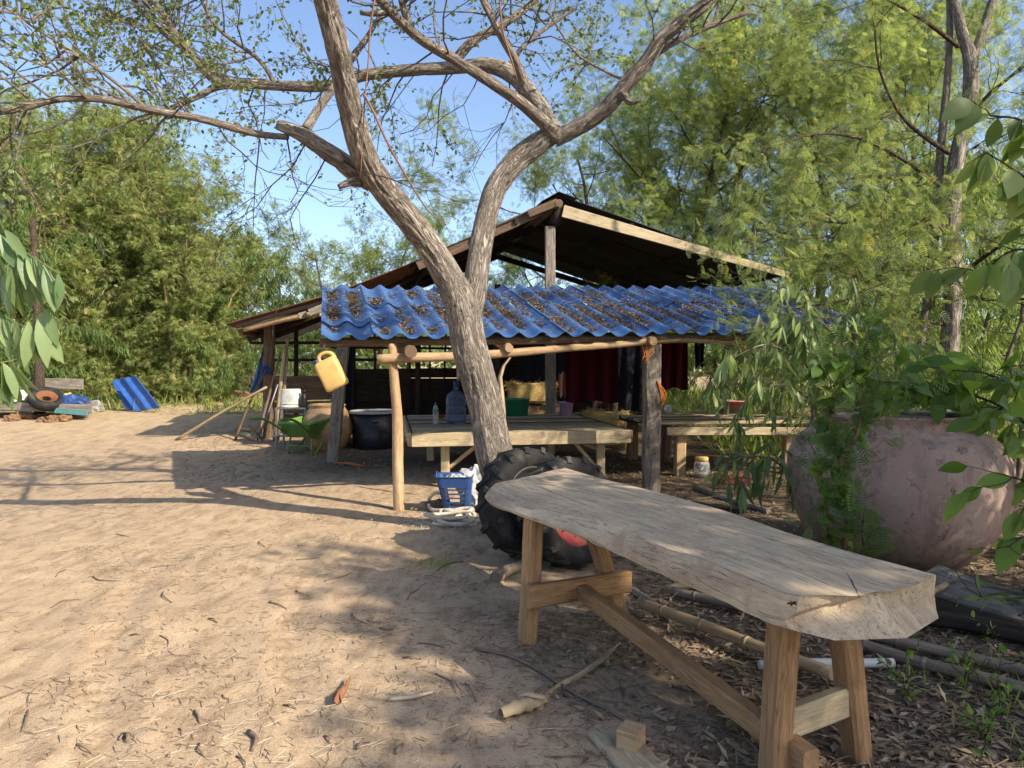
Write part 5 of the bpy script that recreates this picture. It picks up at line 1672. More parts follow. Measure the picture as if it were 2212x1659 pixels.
one('plastic_bag', M['bag'], lambda m: lump(m, bs + (-.03, .03, .31), .10, (1, 1, .6), 22, .45, 12), bs + (-.06, .02, .25), 'white plastic bag bulging from the top of the blue basket', 'bag')
one('rag', M['brown_wood'], lambda m: lump(m, gp(948, 1093) + (0, 0, .03), .12, (1, 1, .5), 20, .4, 10), gp(948, 1093), 'dirty brown rag on the ground left of the blue basket', 'rag')
def rope(m):
    for k in range(7):
        c = gp(985 + R(-38, 40), 1122 + R(-10, 14))
        a0 = R(0, 6.28); P = []
        rx, ry = R(.14, .28), R(.07, .14)
        for i in range(15):
            a = a0 + i * .45
            p = c + np.array([rx * math.cos(a) * (1 - i * .015), ry * math.sin(a), 0])
            P.append(gg(p[0], p[1], .018 + .012 * k * .6 + .01 * math.sin(i)))
        m.tube(P, .017, n=8, step=.02, rough=.08, freq=70)
    P = [gp(962, 1085) + (0, 0, .10), gp(940, 1083) + (0, 0, .11), gp(926, 1090) + (0, 0, .06), gp(934, 1104) + (0, 0, .03), gp(975, 1112) + (0, 0, .06), gp(1012, 1118) + (0, 0, .05)]
    m.tube(P, .018, n=8, step=.02, rough=.08, freq=70)
one('rope_coil', M['rope'], rope, gp(985, 1122), 'pile of thick pale rope heaped below the blue basket', 'rope')
mb = MB()
n = 1500
c = gp(985, 1132)
p = np.stack([c[0] + rng.normal(size=n) * .28, c[1] + rng.normal(size=n) * .20, np.zeros(n)], 1); p[:, 2] = gz(p[:, 0], p[:, 1]) + .006
V, F, rd = scatter(T_DIAMOND[0], T_DIAMOND[1], p, rdir(n) * [1, 1, .25], rdir(n, 1), np.stack([rng.uniform(.03, .09, n)] + [rng.uniform(.003, .006, n)] * 2, 1))
mb.add(V, F, None, False, rd)
tag(mb.build('frayed_fibres', M['rope']), 'frayed pale fibres scattered round the rope pile', 'fibres', kind='stuff')

# ---- two tractor wheels by the trunk
def tractor_wheel(c, axv, Rr, w, lab, seed, hubcol):
    random.seed(seed)
    axv = unit(axv)
    t_ = thing('tractor_wheel', gg(c[0], c[1]), lab, 'wheel', 'tractor wheels by the trunk')
    e1 = unit(np.cross(axv, [0, 0, 1.0])); e2 = np.cross(e1, axv)
    ty = part('tyre', M['rubber'], lambda m: m.lathe([(Rr * .60, -w * .30), (Rr * .64, -w * .42), (Rr * .78, -w * .52), (Rr * .90, -w * .49), (Rr * .945, -w * .36), (Rr * .955, 0), (Rr * .945, w * .36), (Rr * .90, w * .49), (Rr * .78, w * .52), (Rr * .64, w * .42), (Rr * .60, w * .30), (Rr * .62, 0), (Rr * .60, -w * .30)], c, 56, axv, .008), t_)
    for i in range(15):
        for s_ in (-1, 1):
            a = (i + (.5 if s_ > 0 else 0)) / 15 * 2 * math.pi
            pt = lambda da, r, l: c + (e1 * math.cos(a + da) + e2 * math.sin(a + da)) * r + axv * l
            part('lug', M['rubber'], lambda m: (m.bar(pt(.15, Rr * .955, -s_ * .03 * w), pt(-.01, Rr * .955, s_ * .46 * w), .042, .024, up=pt(.07, 1, 0) - c, ch=.012), m.bar(pt(-.01, Rr * .955, s_ * .45 * w), pt(-.05, Rr * .86, s_ * .51 * w), .044, .02, up=axv * s_, ch=.008)), ty)
    rim = part('rim', hubcol, lambda m: m.lathe([(Rr * .62, -w * .34), (Rr * .60, -w * .34), (Rr * .55, -w * .2), (Rr * .54, w * .1), (Rr * .30, w * .16), (Rr * .12, w * .10), (.01, w * .10), (.01, w * .06), (Rr * .12, w * .06), (Rr * .3, w * .12), (Rr * .54, w * .18), (Rr * .58, w * .34), (Rr * .63, w * .38), (Rr * .635, w * .34), (Rr * .60, w * .2), (Rr * .60, -w * .3), (Rr * .62, -w * .34)], c, 40, axv), t_)
    for i in range(8):
        a = i / 8 * 2 * math.pi
        part('bolt', M['black_plastic'], lambda m: m.lathe([(.001, .0), (.011, 0), (.011, .014), (.001, .016)], c + (e1 * math.cos(a) + e2 * math.sin(a)) * Rr * .42 + axv * w * .15, 7, axv), rim)
    return t_
wa = unit([.62, -.76, .18])
c1 = np.array([.12, 5.74, .40])
tractor_wheel(c1, wa, .43, .26, 'muddy tractor wheel leaning against the trunk, the rear one of the pair', 5, M['tin_dark'])  # near black rim, its shade put into the colour
c2 = c1 + wa * .36 + np.array([.08, .02, -.03])
c2[2] = .38
tractor_wheel(c2, wa, .41, .25, 'tractor wheel with red rim in front, half hidden by the slab bench', 6, M['red_paint'])

# ---- the big pinkish water jar, its board and climbing plant
jc = gg(2.90, 5.62, -.03)
ong = thing('water_jar', jc, 'huge squat pinkish cement water jar half hidden by leaves', 'jar')
part('body', M['clay_pink'], lambda m: m.lathe([(r_ * .90, z_) for r_, z_ in [(.001, 0), (.46, 0), (.52, .03), (.70, .18), (.81, .38), (.86, .58), (.85, .77), (.79, .89), (.69, .965), (.58, .99), (.535, 1.0), (.525, 1.03), (.54, 1.075), (.56, 1.09), (.55, 1.105), (.51, 1.10), (.49, 1.07), (.485, 1.0), (.6, .9), (.7, .7), (.001, .55)]], jc, 72, None, .012), ong)
part('crack_seam', M['clay_pink'], lambda m: m.lathe([(.862, .60), (.866, .62), (.866, .64), (.861, .66)], jc, 60), ong) if False else None
part('inner_shade_disc', M['dark_cloth'], lambda m: m.lathe([(.001, 1.0), (.30, 1.01), (.43, 1.0), (.42, .98), (.001, .97)], jc, 30), ong)  # black disc added below the rim to paint the shade inside the jar
one('jar_board', M['grey_wood'], lambda m: m.bar(jc + (-.42, .26, 1.125), jc + (.56, -.12, 1.10), .24, .03, ch=.006, nl=4, wob=.008), jc + (0, 0, 1.1), 'grey weathered board lying across the mouth of the big jar', 'board')

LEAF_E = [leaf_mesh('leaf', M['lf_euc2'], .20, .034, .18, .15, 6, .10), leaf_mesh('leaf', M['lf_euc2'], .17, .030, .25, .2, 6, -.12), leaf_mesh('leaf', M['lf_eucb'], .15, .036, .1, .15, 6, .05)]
LEAF_EF = [leaf_mesh('leaf', M['lf_euc'], .19, .050, .15, .15, 8, .08), leaf_mesh('leaf', M['lf_euc'], .16, .046, .2, .2, 8, -.10)]
LEAF_B = [leaf_mesh('leaf', M['lf_big'], .20, .105, .2, .2, 7), leaf_mesh('leaf', M['lf_big'], .17, .09, .3, .3, 7, .05)]
LEAF_BB = [leaf_mesh('leaf', M['lf_eucb'], .17, .095, .2, .2, 7), leaf_mesh('leaf', M['lf_big'], .15, .08, .3, .3, 7, .05), leaf_mesh('leaf', M['lf_eucb'], .13, .07, .35, .25, 7, -.05)]
LEAF_H = [leaf_mesh('leaf', M['lf_big'], .085, .085, .15, .25, 6, 0, True), leaf_mesh('leaf', M['lf_big'], .065, .062, .25, .2, 6, 0, True)]


def hang_leaves(t_, paths, n, meshes, down=1.0, out=.5, size=(.8, 1.15), face=(0, -1, .25)):
    P, D = seg_sample(paths, n)
    for i in range(n):
        d = D[i] * out + rdir(1)[0] * .45 + np.array([0, 0, -down])
        z = np.array(face) + rdir(1)[0] * .9
        child('leaf', random.choice(meshes), t_, mat4(P[i], d, z, R(*size)))


def sapling(base, stems, name, lab, nleaf, meshes, mat_stem, cat='sapling', group=None, down=1.0, nside=3, side=.35, out=.5, size=(.8, 1.15), up=-.08):
    t_ = thing(name, base, lab, cat, group)
    paths = []
    for pxs, r in stems:
        P = [at(*p) for p in pxs]
        part('stem', mat_stem, lambda m: m.tube(P, np.linspace(r, r * .4, len(P)), n=7, step=.04, caps=False), t_)
        Ps, _ = spline(P, 1.0, .08)
        tmp = MB()
        n0 = len(paths)
        for i in range(len(Ps) // 3, len(Ps)):
            for _ in range(nside):
                if R(0, 1) < .5:
                    d = unit(Ps[min(i + 1, len(Ps) - 1)] - Ps[i - 1])
                    grow(tmp, paths, Ps[i], d * .5 + perp(d) * .9, side * R(.5, 1.2), .0035, 0, (1, 2), .7, .6, .18, up, 4)
        if len(paths) > n0:
            tag(tmp.build('twigs', mat_stem, t_), kind='stuff')
        paths.append(list(Ps[len(Ps) // 2:]))
    hang_leaves(t_, paths, nleaf, meshes, down, out, size)
    return t_


def gat(u, Y):
    x = (u - CX) / S * Y
    return gg(x, Y)


# drooping eucalyptus branches in front of the right half of the shed
random.seed(61); rng = np.random.default_rng(61)
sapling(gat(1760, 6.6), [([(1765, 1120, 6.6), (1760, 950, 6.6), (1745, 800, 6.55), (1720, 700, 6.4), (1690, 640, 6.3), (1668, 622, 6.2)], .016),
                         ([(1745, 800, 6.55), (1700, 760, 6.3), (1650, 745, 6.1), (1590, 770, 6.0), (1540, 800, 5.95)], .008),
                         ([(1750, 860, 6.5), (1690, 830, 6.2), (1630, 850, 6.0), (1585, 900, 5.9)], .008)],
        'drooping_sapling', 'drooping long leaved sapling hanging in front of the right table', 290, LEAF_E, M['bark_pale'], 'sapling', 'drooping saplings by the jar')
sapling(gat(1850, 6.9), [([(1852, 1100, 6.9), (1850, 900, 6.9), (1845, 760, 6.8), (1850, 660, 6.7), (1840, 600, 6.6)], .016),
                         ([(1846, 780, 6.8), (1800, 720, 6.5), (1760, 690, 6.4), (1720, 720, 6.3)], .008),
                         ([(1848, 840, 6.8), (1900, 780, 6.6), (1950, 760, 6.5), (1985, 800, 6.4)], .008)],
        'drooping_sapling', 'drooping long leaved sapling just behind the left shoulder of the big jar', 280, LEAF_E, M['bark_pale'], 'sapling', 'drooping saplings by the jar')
sapling(gat(1720, 5.9), [([(1730, 1120, 5.9), (1712, 1040, 5.8), (1680, 1000, 5.6), (1630, 985, 5.5), (1570, 1000, 5.4), (1535, 1020, 5.4)], .010)],
        'drooping_sapling', 'low drooping leaf spray beside the left flank of the jar', 90, LEAF_E, M['bark_pale'], 'sapling', 'drooping saplings by the jar', side=.25)
# big leaves over the jar
sapling(gat(2240, 5.9), [([(2300, 1000, 5.6), (2200, 900, 5.4), (2090, 850, 5.3), (1990, 830, 5.2), (1900, 825, 5.1)], .012),
                         ([(2290, 980, 5.6), (2220, 860, 5.3), (2140, 810, 5.2), (2060, 800, 5.1)], .010),
                         ([(2300, 1100, 5.3), (2250, 980, 5.1), (2200, 900, 4.9), (2140, 880, 4.8)], .010)],
        'broad_leaved_shrub', 'dark broad leaved shrub spilling over the mouth of the big jar', 180, LEAF_B, M['bark_dark'], 'shrub', None, .35, 3, .3, .9, up=.0)
sapling(gat(2260, 4.6), [([(2330, 1300, 4.6), (2290, 1150, 4.4), (2240, 1060, 4.2), (2190, 1030, 4.1)], .010),
                         ([(2330, 1300, 4.6), (2280, 1200, 4.3), (2220, 1160, 4.2), (2180, 1180, 4.1)], .010)],
        'broad_leaved_shrub', 'broad leaved shrub at the right edge beside the jar flank', 32, LEAF_B, M['bark_dark'], 'shrub', None, .45, 3, .25, .9, up=.0)
sapling(gat(2290, 4.0), [([(2360, 1420, 4.2), (2300, 1330, 4.1), (2230, 1290, 4.0), (2170, 1280, 4.0), (2120, 1290, 4.0)], .008),
                         ([(2360, 1420, 4.2), (2280, 1360, 4.0), (2200, 1330, 3.9)], .008)],
        'low_dark_plant', 'low dark leafed plant at the right edge below the jar', 90, [LEAF_E[2], LEAF_E[1]], M['bark_dark'], 'plant', None, .2, 3, .25, .9, (.45, .7), up=.0)
sapling(gat(2330, 3.9), [([(2400, 700, 3.6), (2330, 480, 3.5), (2270, 330, 3.4), (2210, 262, 3.35), (2140, 250, 3.3)], .010),
                         ([(2400, 760, 3.6), (2330, 640, 3.4), (2260, 560, 3.35), (2190, 540, 3.3), (2120, 590, 3.3)], .010),
                         ([(2400, 800, 3.6), (2320, 560, 3.4), (2250, 420, 3.35), (2180, 360, 3.3), (2130, 330, 3.25)], .008)],
        'broad_leaved_branch', 'sunlit broad leaved branch hanging in at the upper right edge', 110, LEAF_BB, M['bark_dark'], 'branch', None, .9, 2, .18, .6, (.75, 1.1), up=-.05)
# foreground eucalyptus at the left edge
sapling(gat(-120, 3.1), [([(-360, 560, 3.2), (-240, 520, 3.1), (-130, 505, 3.05), (-20, 515, 3.0), (60, 550, 2.95), (125, 590, 2.9)], .005),
                         ([(-330, 600, 3.2), (-200, 610, 3.1), (-100, 640, 3.05), (-20, 670, 3.0), (50, 705, 2.95)], .005),
                         ([(-300, 700, 3.1), (-180, 720, 3.0), (-110, 740, 2.95), (-60, 770, 2.9), (-20, 790, 2.9)], .004)],
        'eucalyptus_branch', 'sunlit pale green long leaved branch entering at the left edge', 170, LEAF_EF, M['lf_eucb'], 'branch', None, 1.3, 2, .13, .6, (.85, 1.2), up=-.05)
# creeper with heart shaped leaves climbing the left side of the jar
cv = thing('creeper', gat(1800, 5.0), 'creeper with heart shaped leaves climbing the left side of the big jar', 'creeper')
vp = []
for pxs, r in (([(1825, 1200, 4.85), (1830, 1080, 4.78), (1815, 1000, 4.75), (1840, 960, 4.75), (1862, 900, 4.8), (1868, 800, 4.9), (1880, 700, 5.0), (1896, 640, 5.0)], .016),
               ([(1790, 1190, 4.9), (1785, 1080, 4.8), (1765, 990, 4.85), (1750, 960, 4.9)], .007),
               ([(1830, 1080, 4.76), (1800, 960, 4.8), (1790, 880, 4.9), (1830, 800, 4.9), (1800, 760, 4.9)], .006),
               ([(1868, 800, 4.9), (1830, 780, 4.85), (1790, 785, 4.8), (1750, 800, 4.8)], .005),
               ([(1860, 900, 4.8), (1920, 850, 4.8), (1990, 830, 4.8)], .005)):
    P = pp(*pxs)
    part('stem', M['bark_red'], lambda m: m.tube(P, np.linspace(r, r * .5, len(P)), n=7, step=.04, caps=False, rough=.1), cv)
    vp.append(list(spline(P, 1.0, .06)[0]))
hang_leaves(cv, vp, 200, LEAF_H, .45, .1, (.8, 1.5), (-.1, -1, .6))
hang_leaves(cv, [vp[2], vp[3], vp[4]], 70, LEAF_B, .4, .2, (.5, .9), (0, -1, .7))
mb = MB()
leaves(mb, vp, 700, t_frond(6, .085), (.06, .13), .4, .8, .10, .0)
tag(mb.build('small_leaves', M['lf_dark'], cv), kind='stuff')
# feathery seedling in front of the jar
fs = thing('feathery_seedling', gat(1890, 4.6), 'feathery seedling standing before the lower front of the jar', 'seedling')
mb = MB(); P = pp((1870, 1220, 4.6), (1862, 1150, 4.6), (1868, 1100, 4.6)); mb.tube(P, .005, n=5); mb.build('stem', M['bark_dark'], fs)
mb = MB()
leaves(mb, [P], 22, t_frond(9, .06), (.16, .26), .2, 1.2, .03, .0)
mb.build('crown', M['lf_dark'], fs)

# ------------------------------------------------------------------ the yard: left side
random.seed(71); rng = np.random.default_rng(71)
# stack of blue roof sheets leaning by the bamboo
for i, (a, lab) in enumerate((((252, 826, 348, 888, 368, 884, 268, 820), 'front one of the loose blue roof sheets leaning at the bamboo'), ((246, 832, 330, 889, 352, 888, 262, 822), 'rear one of the loose blue roof sheets leaning at the bamboo'))):
    pass
def loose_sheet(u_top, v_top, u_bot, v_bot, wpx, lab, dy, dz):
    b = gp(u_bot, v_bot); Y = b[1] + dy
    t0 = at(u_top, v_top, Y + .35)
    wv = np.array([wpx / S * Y, -.25, wpx * .16 / S * Y])
    m = MB(); rows = []
    nrm = unit(np.cross(t0 - b, wv));
    if nrm[1] > 0: nrm = -nrm
    for j in range(6):
        f = j / 5
        row = np.array([b + (t0 - b) * f + wv * k / 32 + nrm * (.045 * (.5 + .5 * math.cos(k / 32 * 2 * 2 * math.pi)) ** 1.3 + dz) + np.array([0, 0, .03 * R(-1, 1) * (j == 5) * (k % 5 == 0)]) for k in range(33)])
        rows.append(np.concatenate([row, (row - nrm * .012)[::-1]]))
    m.loft(np.array(rows), True, None, True)
    o = tag(m.build('loose_roof_sheet', M['tile2'], loc=b), lab, 'roof sheet', 'loose blue roof sheets by the bamboo')
    o.data.set_sharp_from_angle(angle=math.radians(50))
loose_sheet(250, 822, 300, 890, 62, 'front one of the blue corrugated sheets leaning at the bamboo', 0, .06)
loose_sheet(246, 828, 276, 889, 60, 'rear one of the blue corrugated sheets leaning at the bamboo', .12, .0)
loose_sheet(262, 824, 312, 888, 50, 'middle one of the blue corrugated sheets leaning at the bamboo', .06, .03)

# low cart with husks, tyre and bags
cb = gp(70, 905)
cart = thing('wooden_cart', cb, 'low wooden cart bed loaded with husks at the left edge', 'cart')
Yc = cb[1]
for i in range(5):
    a, b = at(-60, 880 - 3 * i, Yc + .25 * i), at(205, 888 - 3 * i, Yc + .25 * i)
    a[2] = b[2] = cb[2] + .30
    part('plank', M['grey_wood'], lambda m: m.bar(a, b, .23, .05, nl=4, wob=.01), cart)
part('side_rail', M['grey_wood'], lambda m: m.bar((at(-60, 0, Yc)[0], Yc - .14, cb[2] + .33), (at(205, 0, Yc)[0], Yc - .14, cb[2] + .22), .06, .18, nl=3, wob=.01), cart)
part('side_board', M['grey_wood'], lambda m: m.bar((at(-60, 0, Yc)[0], Yc + .2, cb[2] + .45), (at(45, 0, Yc)[0], Yc + .15, cb[2] + .45), .05, .3, nl=3, wob=.01), cart)
part('tail_board', M['teal'], lambda m: m.bar((at(130, 0, Yc)[0], Yc - .19, cb[2] + .20), (at(200, 0, Yc)[0], Yc - .19, cb[2] + .14), .03, .12), cart)
part('back_board', M['grey_wood'], lambda m: m.bar((at(-60, 0, Yc)[0], Yc + 1.15, cb[2] + .75), (at(110, 0, Yc)[0], Yc + 1.2, cb[2] + .72), .05, .25), cart)
tc = at(100, 862, Yc - .1)
tyr = thing('car_tyre', tc - (0, 0, .2), 'worn tyre with rusty orange rim tilted on the husk cart', 'tyre')
ta_ = unit([.42, -.38, .82])
part('tread', M['rubber_black'], lambda m: m.lathe([(.20, -.08), (.27, -.105), (.33, -.09), (.352, -.05), (.356, 0), (.352, .05), (.33, .09), (.27, .105), (.20, .08), (.22, 0), (.20, -.08)], tc, 40, ta_), tyr)
part('rim', M['orange_rim'], lambda m: m.lathe([(.21, .08), (.19, .085), (.17, .03), (.09, .02), (.09, -.02), (.17, 0), (.21, -.07)], tc, 32, ta_), tyr)
for i in range(16):
    u = -10 + 9.0 * i + R(-4, 4)
    if i < 9:
        p = np.array([at(u, 0, Yc)[0], Yc + R(.1, .9), cb[2] + .42 + R(0, .12)])
    else:
        p = gp(25 + (i - 9) * 22 + R(-5, 5), 908 + R(-3, 3)) + np.array([0, 0, .05])
    one('coconut_husk', M['coir'], lambda m: lump(m, p, R(.09, .14), (1.2, 1, .75), 14, .35, 8), p - (0, 0, .05), 'brown coconut husk heaped on the cart bed at the left' if i < 9 else 'brown coconut husk lying on the ground along the cart edge', 'husk', 'husks on the cart' if i < 9 else 'husks on the ground by the cart')
one('plastic_bag', M['white_plastic'], lambda m: lump(m, at(46, 856, Yc - .1), .13, (1.2, .8, .9), 22, .5, 12), at(50, 862, Yc - .1), 'crumpled white bag on the husk cart left of the tyre', 'bag')
one('blue_sack', M['blue_plastic'], lambda m: lump(m, at(155, 872, Yc + .1), .24, (1.5, .8, .8), 22, .35, 12), at(155, 885, Yc + .1), 'blue printed sack slumped right of the tilted tyre', 'sack')
one('yellow_sack', M['yellow'], lambda m: lump(m, at(142, 864, Yc + .25), .16, (1.3, .8, .9), 20, .35, 10), at(142, 880, Yc + .25), 'yellow sack corner behind the blue sack', 'sack')
one('plastic_bag', M['grey_plastic'], lambda m: lump(m, gp(205, 890) + (0, 0, .1), .16, (1.2, .8, .9), 20, .4, 10), gp(205, 890), 'grey plastic bag on the ground at the end of the cart', 'bag')
# thin dark trunk behind the cart
one('thin_tree_trunk', M['bark_dark'], lambda m: m.tube([gat(86, 17.2) - (0, 0, .1), at(84, 760, 17.2), at(80, 640, 17.2), at(70, 470, 17.2)], [.12, .10, .09, .07], n=10, step=.2, rough=.08), gat(86, 17.2), 'slim dark tree trunk behind the husk cart', 'trunk')
# upturned clay basin and boards
cbz = gp(490, 864)
one('clay_basin', M['clay'], lambda m: m.lathe([(.001, .30), (.30, .28), (.55, .18), (.68, .05), (.70, 0), (.66, 0), (.5, .15), (.001, .24)], cbz + (0, .6, 0), 36), cbz, 'wide shallow clay basin upturned on the sand left of the poles', 'basin')
one('loose_board', M['grey_wood'], lambda m: m.bar(gp(466, 878) + (0, 0, .03), gp(545, 880) + (0, 0, .03), .2, .04), gp(500, 879), 'short grey board lying on the sand before the clay basin', 'board')
one('cut_branch_pile', M['bark_pale'], lambda m: [m.tube([gp(360 + R(0, 60), 868 + R(-4, 8)) + (0, 0, R(.02, .2)), gp(420 + R(0, 50), 862 + R(-6, 6)) + (0, 0, R(.05, .3)), gp(470 + R(-20, 40), 858 + R(-6, 4)) + (0, 0, R(.02, .3))], R(.01, .03), n=5, step=.2) for _ in range(12)], gp(420, 868), 'heap of cut branches by the upturned basin', 'branches')
gs = thing('grey_shrub', gp(470, 862), 'low grey green shrub left of the upturned basin', 'shrub')
mb, tp = MB(), []
for _ in range(14):
    grow(mb, tp, gp(470, 862) + (R(-.4, .4), R(-.3, .5), 0), np.array([R(-1, 1), R(-.6, .6), .9]), R(.5, .9), .008, 1, (2, 3), .7, .6, .2, .0)
mb.build('stems', M['bark_pale'], gs)
mb = MB(); leaves(mb, tp, 1500, T_FOLD, (.08, .15), .5, .6, .03, .3, .28); mb.build('crown', M['lf_grey'], gs)

# ------------------------------------------------------------------ the ground at the right: poles, boards, litter
def ground_pole(px, r, mat, lab, cat, lift=0.0, n=10, rough=.05, nodes=False, group=None):
    P = []
    for (u, v) in px:
        g = gp(u, v); P.append(g + (0, 0, r * .8 + lift))
    def f(m):
        m.tube(P, [r] * len(P), n=n, step=.05, rough=rough)
        if nodes:
            Ps, _ = spline(P, 1.0, .02)
            for i in range(8, len(Ps) - 2, 14):
                m.tube([Ps[i], Ps[i + 1]], [r * 1.10, r * 1.06], n=n)
    return one('ground_pole' if cat == 'pole' else cat.replace(' ', '_'), mat, f, P[0], lab, cat, group)


G1 = 'poles lying on the ground at the right'
ground_pole([(1385, 1326), (1520, 1378), (1660, 1436), (1800, 1492)], .030, M['bamboo'], 'yellow green bamboo pole on the ground behind the bench stretcher', 'pole', .05, 12, .03, True, G1)
ground_pole([(1640, 1452), (1760, 1450), (1930, 1447)], .022, M['white_bucket'], 'whitish grey pipe lying behind the near bench legs', 'pole', .02, 10, .02, False, G1)
ground_pole([(1452, 1288), (1560, 1318), (1720, 1358), (1900, 1398), (2212, 1470), (2300, 1492)], .028, M['bamboo_grey'], 'long grey bamboo pole running to the right edge', 'pole', .03, 10, .05, True, G1)
ground_pole([(1800, 1388), (1960, 1440), (2120, 1482), (2300, 1530)], .028, M['bamboo_grey'], 'grey bamboo pole nearest the viewer at the right edge', 'pole', .02, 10, .05, True, G1)
ground_pole([(1890, 1400), (1950, 1370), (2045, 1320)], .020, M['bamboo'], 'short yellowish bamboo stick propped over the poles', 'pole', .14, 10, .04, True, G1)
ground_pole([(1745, 1330), (1900, 1350), (2100, 1380), (2320, 1430)], .045, M['dark_wood'], 'charred dark pole under the weathered board', 'pole', .04, 10, .06, False, G1)
ground_pole([(1780, 1300), (1950, 1330), (2212, 1400)], .05, M['dark_wood'], 'charred dark pole closest to the jar', 'pole', .05, 10, .06, False, G1)
ground_pole([(1440, 1276), (1490, 1264)], .030, M['bamboo'], 'cut bamboo end under the middle of the bench', 'pole', .0, 12, .03, False, G1)
ground_pole([(1290, 1170 + 60), (1340, 1258), (1400, 1300), (1450, 1345)], .020, M['grey_wood'], 'crooked grey branch on the ground under the bench', 'pole', .01, 8, .2, False, G1)
ground_pole([(1070, 1256), (1100, 1240), (1160, 1222)], .042, M['bamboo_grey'], 'hollow bamboo length by the tyre at the far bench leg', 'pole', .0, 14, .03, False, G1)
wbd = one('weathered_board', M['grey_wood'], lambda m: m.bar(gp(2000, 1300) + (0, 0, .16), gp(2330, 1420) + (0, 0, .12), .26, .05, up=(-.2, -.5, .85), ch=.01, nl=5, wob=.012), gp(2000, 1300), 'broad grey weathered board lying on the pole heap at the right', 'board')
one('charred_timber', M['dark_wood'], lambda m: [m.bar(gp(1480 + R(-20, 60), 1080 + R(0, 30)) + (0, 0, .03), gp(1600 + R(-30, 60), 1110 + R(-5, 25)) + (0, 0, .03), .09, .05, ch=.01, nl=3, wob=.01)for _ in range(1)], gp(1520, 1090), 'flat charred timber on the ground below the right table', 'timber')
ground_pole([(1500, 1062), (1570, 1085), (1660, 1112)], .03, M['grey_wood'], 'grey stick beside the charred timber', 'pole', .0, 8, .15, False, G1)
one('red_netting', M['red_paint'], lambda m: [m.tube([gp(1590 + R(-40, 45), 1042 + R(-8, 10)) + (0, 0, R(.01, .06)) for _ in range(5)], .005, n=4, step=.04) for _ in range(16)], gp(1590, 1045), 'tangle of reddish netting on the ground left of the jar', 'netting')

# dry palm-like sheath in the foreground
sh = thing('dry_sheath', gp(1110, 1545), 'curled dry bamboo sheath with a long twisted stalk in the foreground', 'sheath')
def ribbon(m, px, ws, tw, lift):
    P = np.array([gp(u, v) + (0, 0, l) for (u, v), l in zip(px, lift)])
    Ps, Q = spline(P, np.array(ws), .015)
    tws = np.interp(np.linspace(0, 1, len(Ps)), np.linspace(0, 1, len(tw)), tw)
    T, U, W = frames(Ps)
    rg = []
    for i in range(len(Ps)):
        a = tws[i]
        d = U[i] * math.cos(a) + W[i] * math.sin(a); nn = np.cross(T[i], d)
        cur = np.array([Ps[i] + d * Q[i] * x + nn * Q[i] * .55 * (1 - x * x) for x in (-1, -.6, -.2, .2, .6, 1)])
        rg.append(np.concatenate([cur, (cur - nn * .003)[::-1]]))
    m.loft(np.array(rg), True, None, True)
def rolled(m, px, rad, open_, lift, turn):
    P = np.array([gp(u, v) + (0, 0, l) for (u, v), l in zip(px, lift)])
    Ps, Q = spline(P, np.array(rad), .012)
    T, U, W = frames(Ps)
    a = np.linspace(open_, 2 * math.pi - open_, 12) + turn
    rg = []
    for i in range(len(Ps)):
        q_ = Q[i] * (1 + .12 * math.sin(i * 1.3))
        ci = np.array([Ps[i] + (U[i] * math.cos(x) + W[i] * math.sin(x)) * q_ * (1 + .1 * math.sin(3 * x + i * .4)) for x in a])
        co = Ps[i] + (ci - Ps[i]) * .90
        rg.append(np.concatenate([ci, co[::-1]]))
    m.loft(np.array(rg), True, None, True)
part('sheath_roll', M['sheath'], lambda m: rolled(m, [(1082, 1562), (1110, 1552), (1140, 1540), (1178, 1522)], [.020, .030, .030, .012], .5, [.028, .03, .03, .02], 1.2), sh)
part('sheath_flap', M['sheath'], lambda m: rolled(m, [(1128, 1532), (1150, 1536), (1176, 1536)], [.03, .036, .03], 1.5, [.03, .035, .03], .4), sh)
part('stalk', M['sheath'], lambda m: ribbon(m, [(1172, 1526), (1200, 1490), (1250, 1462), (1300, 1428), (1325, 1410), (1342, 1402)], [.012, .010, .012, .018, .016, .002], [.5, 1.6, .9, .2, -.3, -.5], [.02, .02, .02, .03, .05, .06]), sh)
one('fallen_branch', M['twig'], lambda m: m.tube([gp(u, v) + (0, 0, .012) for u, v in ((1025, 1402), (1100, 1418), (1170, 1450), (1240, 1500), (1330, 1550), (1400, 1600))], [.008, .009, .009, .008, .007, .004], n=6, step=.04, rough=.1), gp(1200, 1470), 'long thin fallen branch crossing the dry sheath', 'branch')
pb0 = gp(1350, 1625)
one('split_plank', M['pale_wood'], lambda m: m.bar(gp(1312, 1588) + (.0, .0, .015), gp(1395, 1700) + (.02, 0, .015), .17, .022, ch=.003, nl=6, wob=.006), pb0, 'short split plank lying flat at the bottom edge', 'plank')
one('wood_block', M['block'], lambda m: m.bar(gp(1342, 1622) + (0, 0, .055), gp(1385, 1634) + (0, 0, .055), .10, .075, ch=.004), pb0 + (.02, 0, .03), 'pale sawn wood block resting on the split plank', 'block')
one('sawn_offcut', M['bench_leg'], lambda m: m.bar(gp(1640, 1615) + (0, 0, .05), gp(1672, 1600) + (0, 0, .05), .08, .10, ch=.006), gp(1655, 1610), 'orange brown timber offcut beside the near bench leg', 'offcut')
od = thing('dead_leaf', gp(738, 1522), 'folded orange brown dead leaf standing on the sand in the foreground', 'leaf')
part('blade', M['leaf_orange'], lambda m: ribbon(m, [(724, 1530), (735, 1520), (748, 1500), (757, 1480)], [.012, .022, .016, .003], [1.2, 1.4, 1.5, 1.5], [.02, .03, .03, .04]), od)
part('blade', M['leaf_orange'], lambda m: ribbon(m, [(722, 1512), (728, 1520), (736, 1528)], [.008, .018, .006], [.4, .6, .8], [.03, .02, .01]), od)

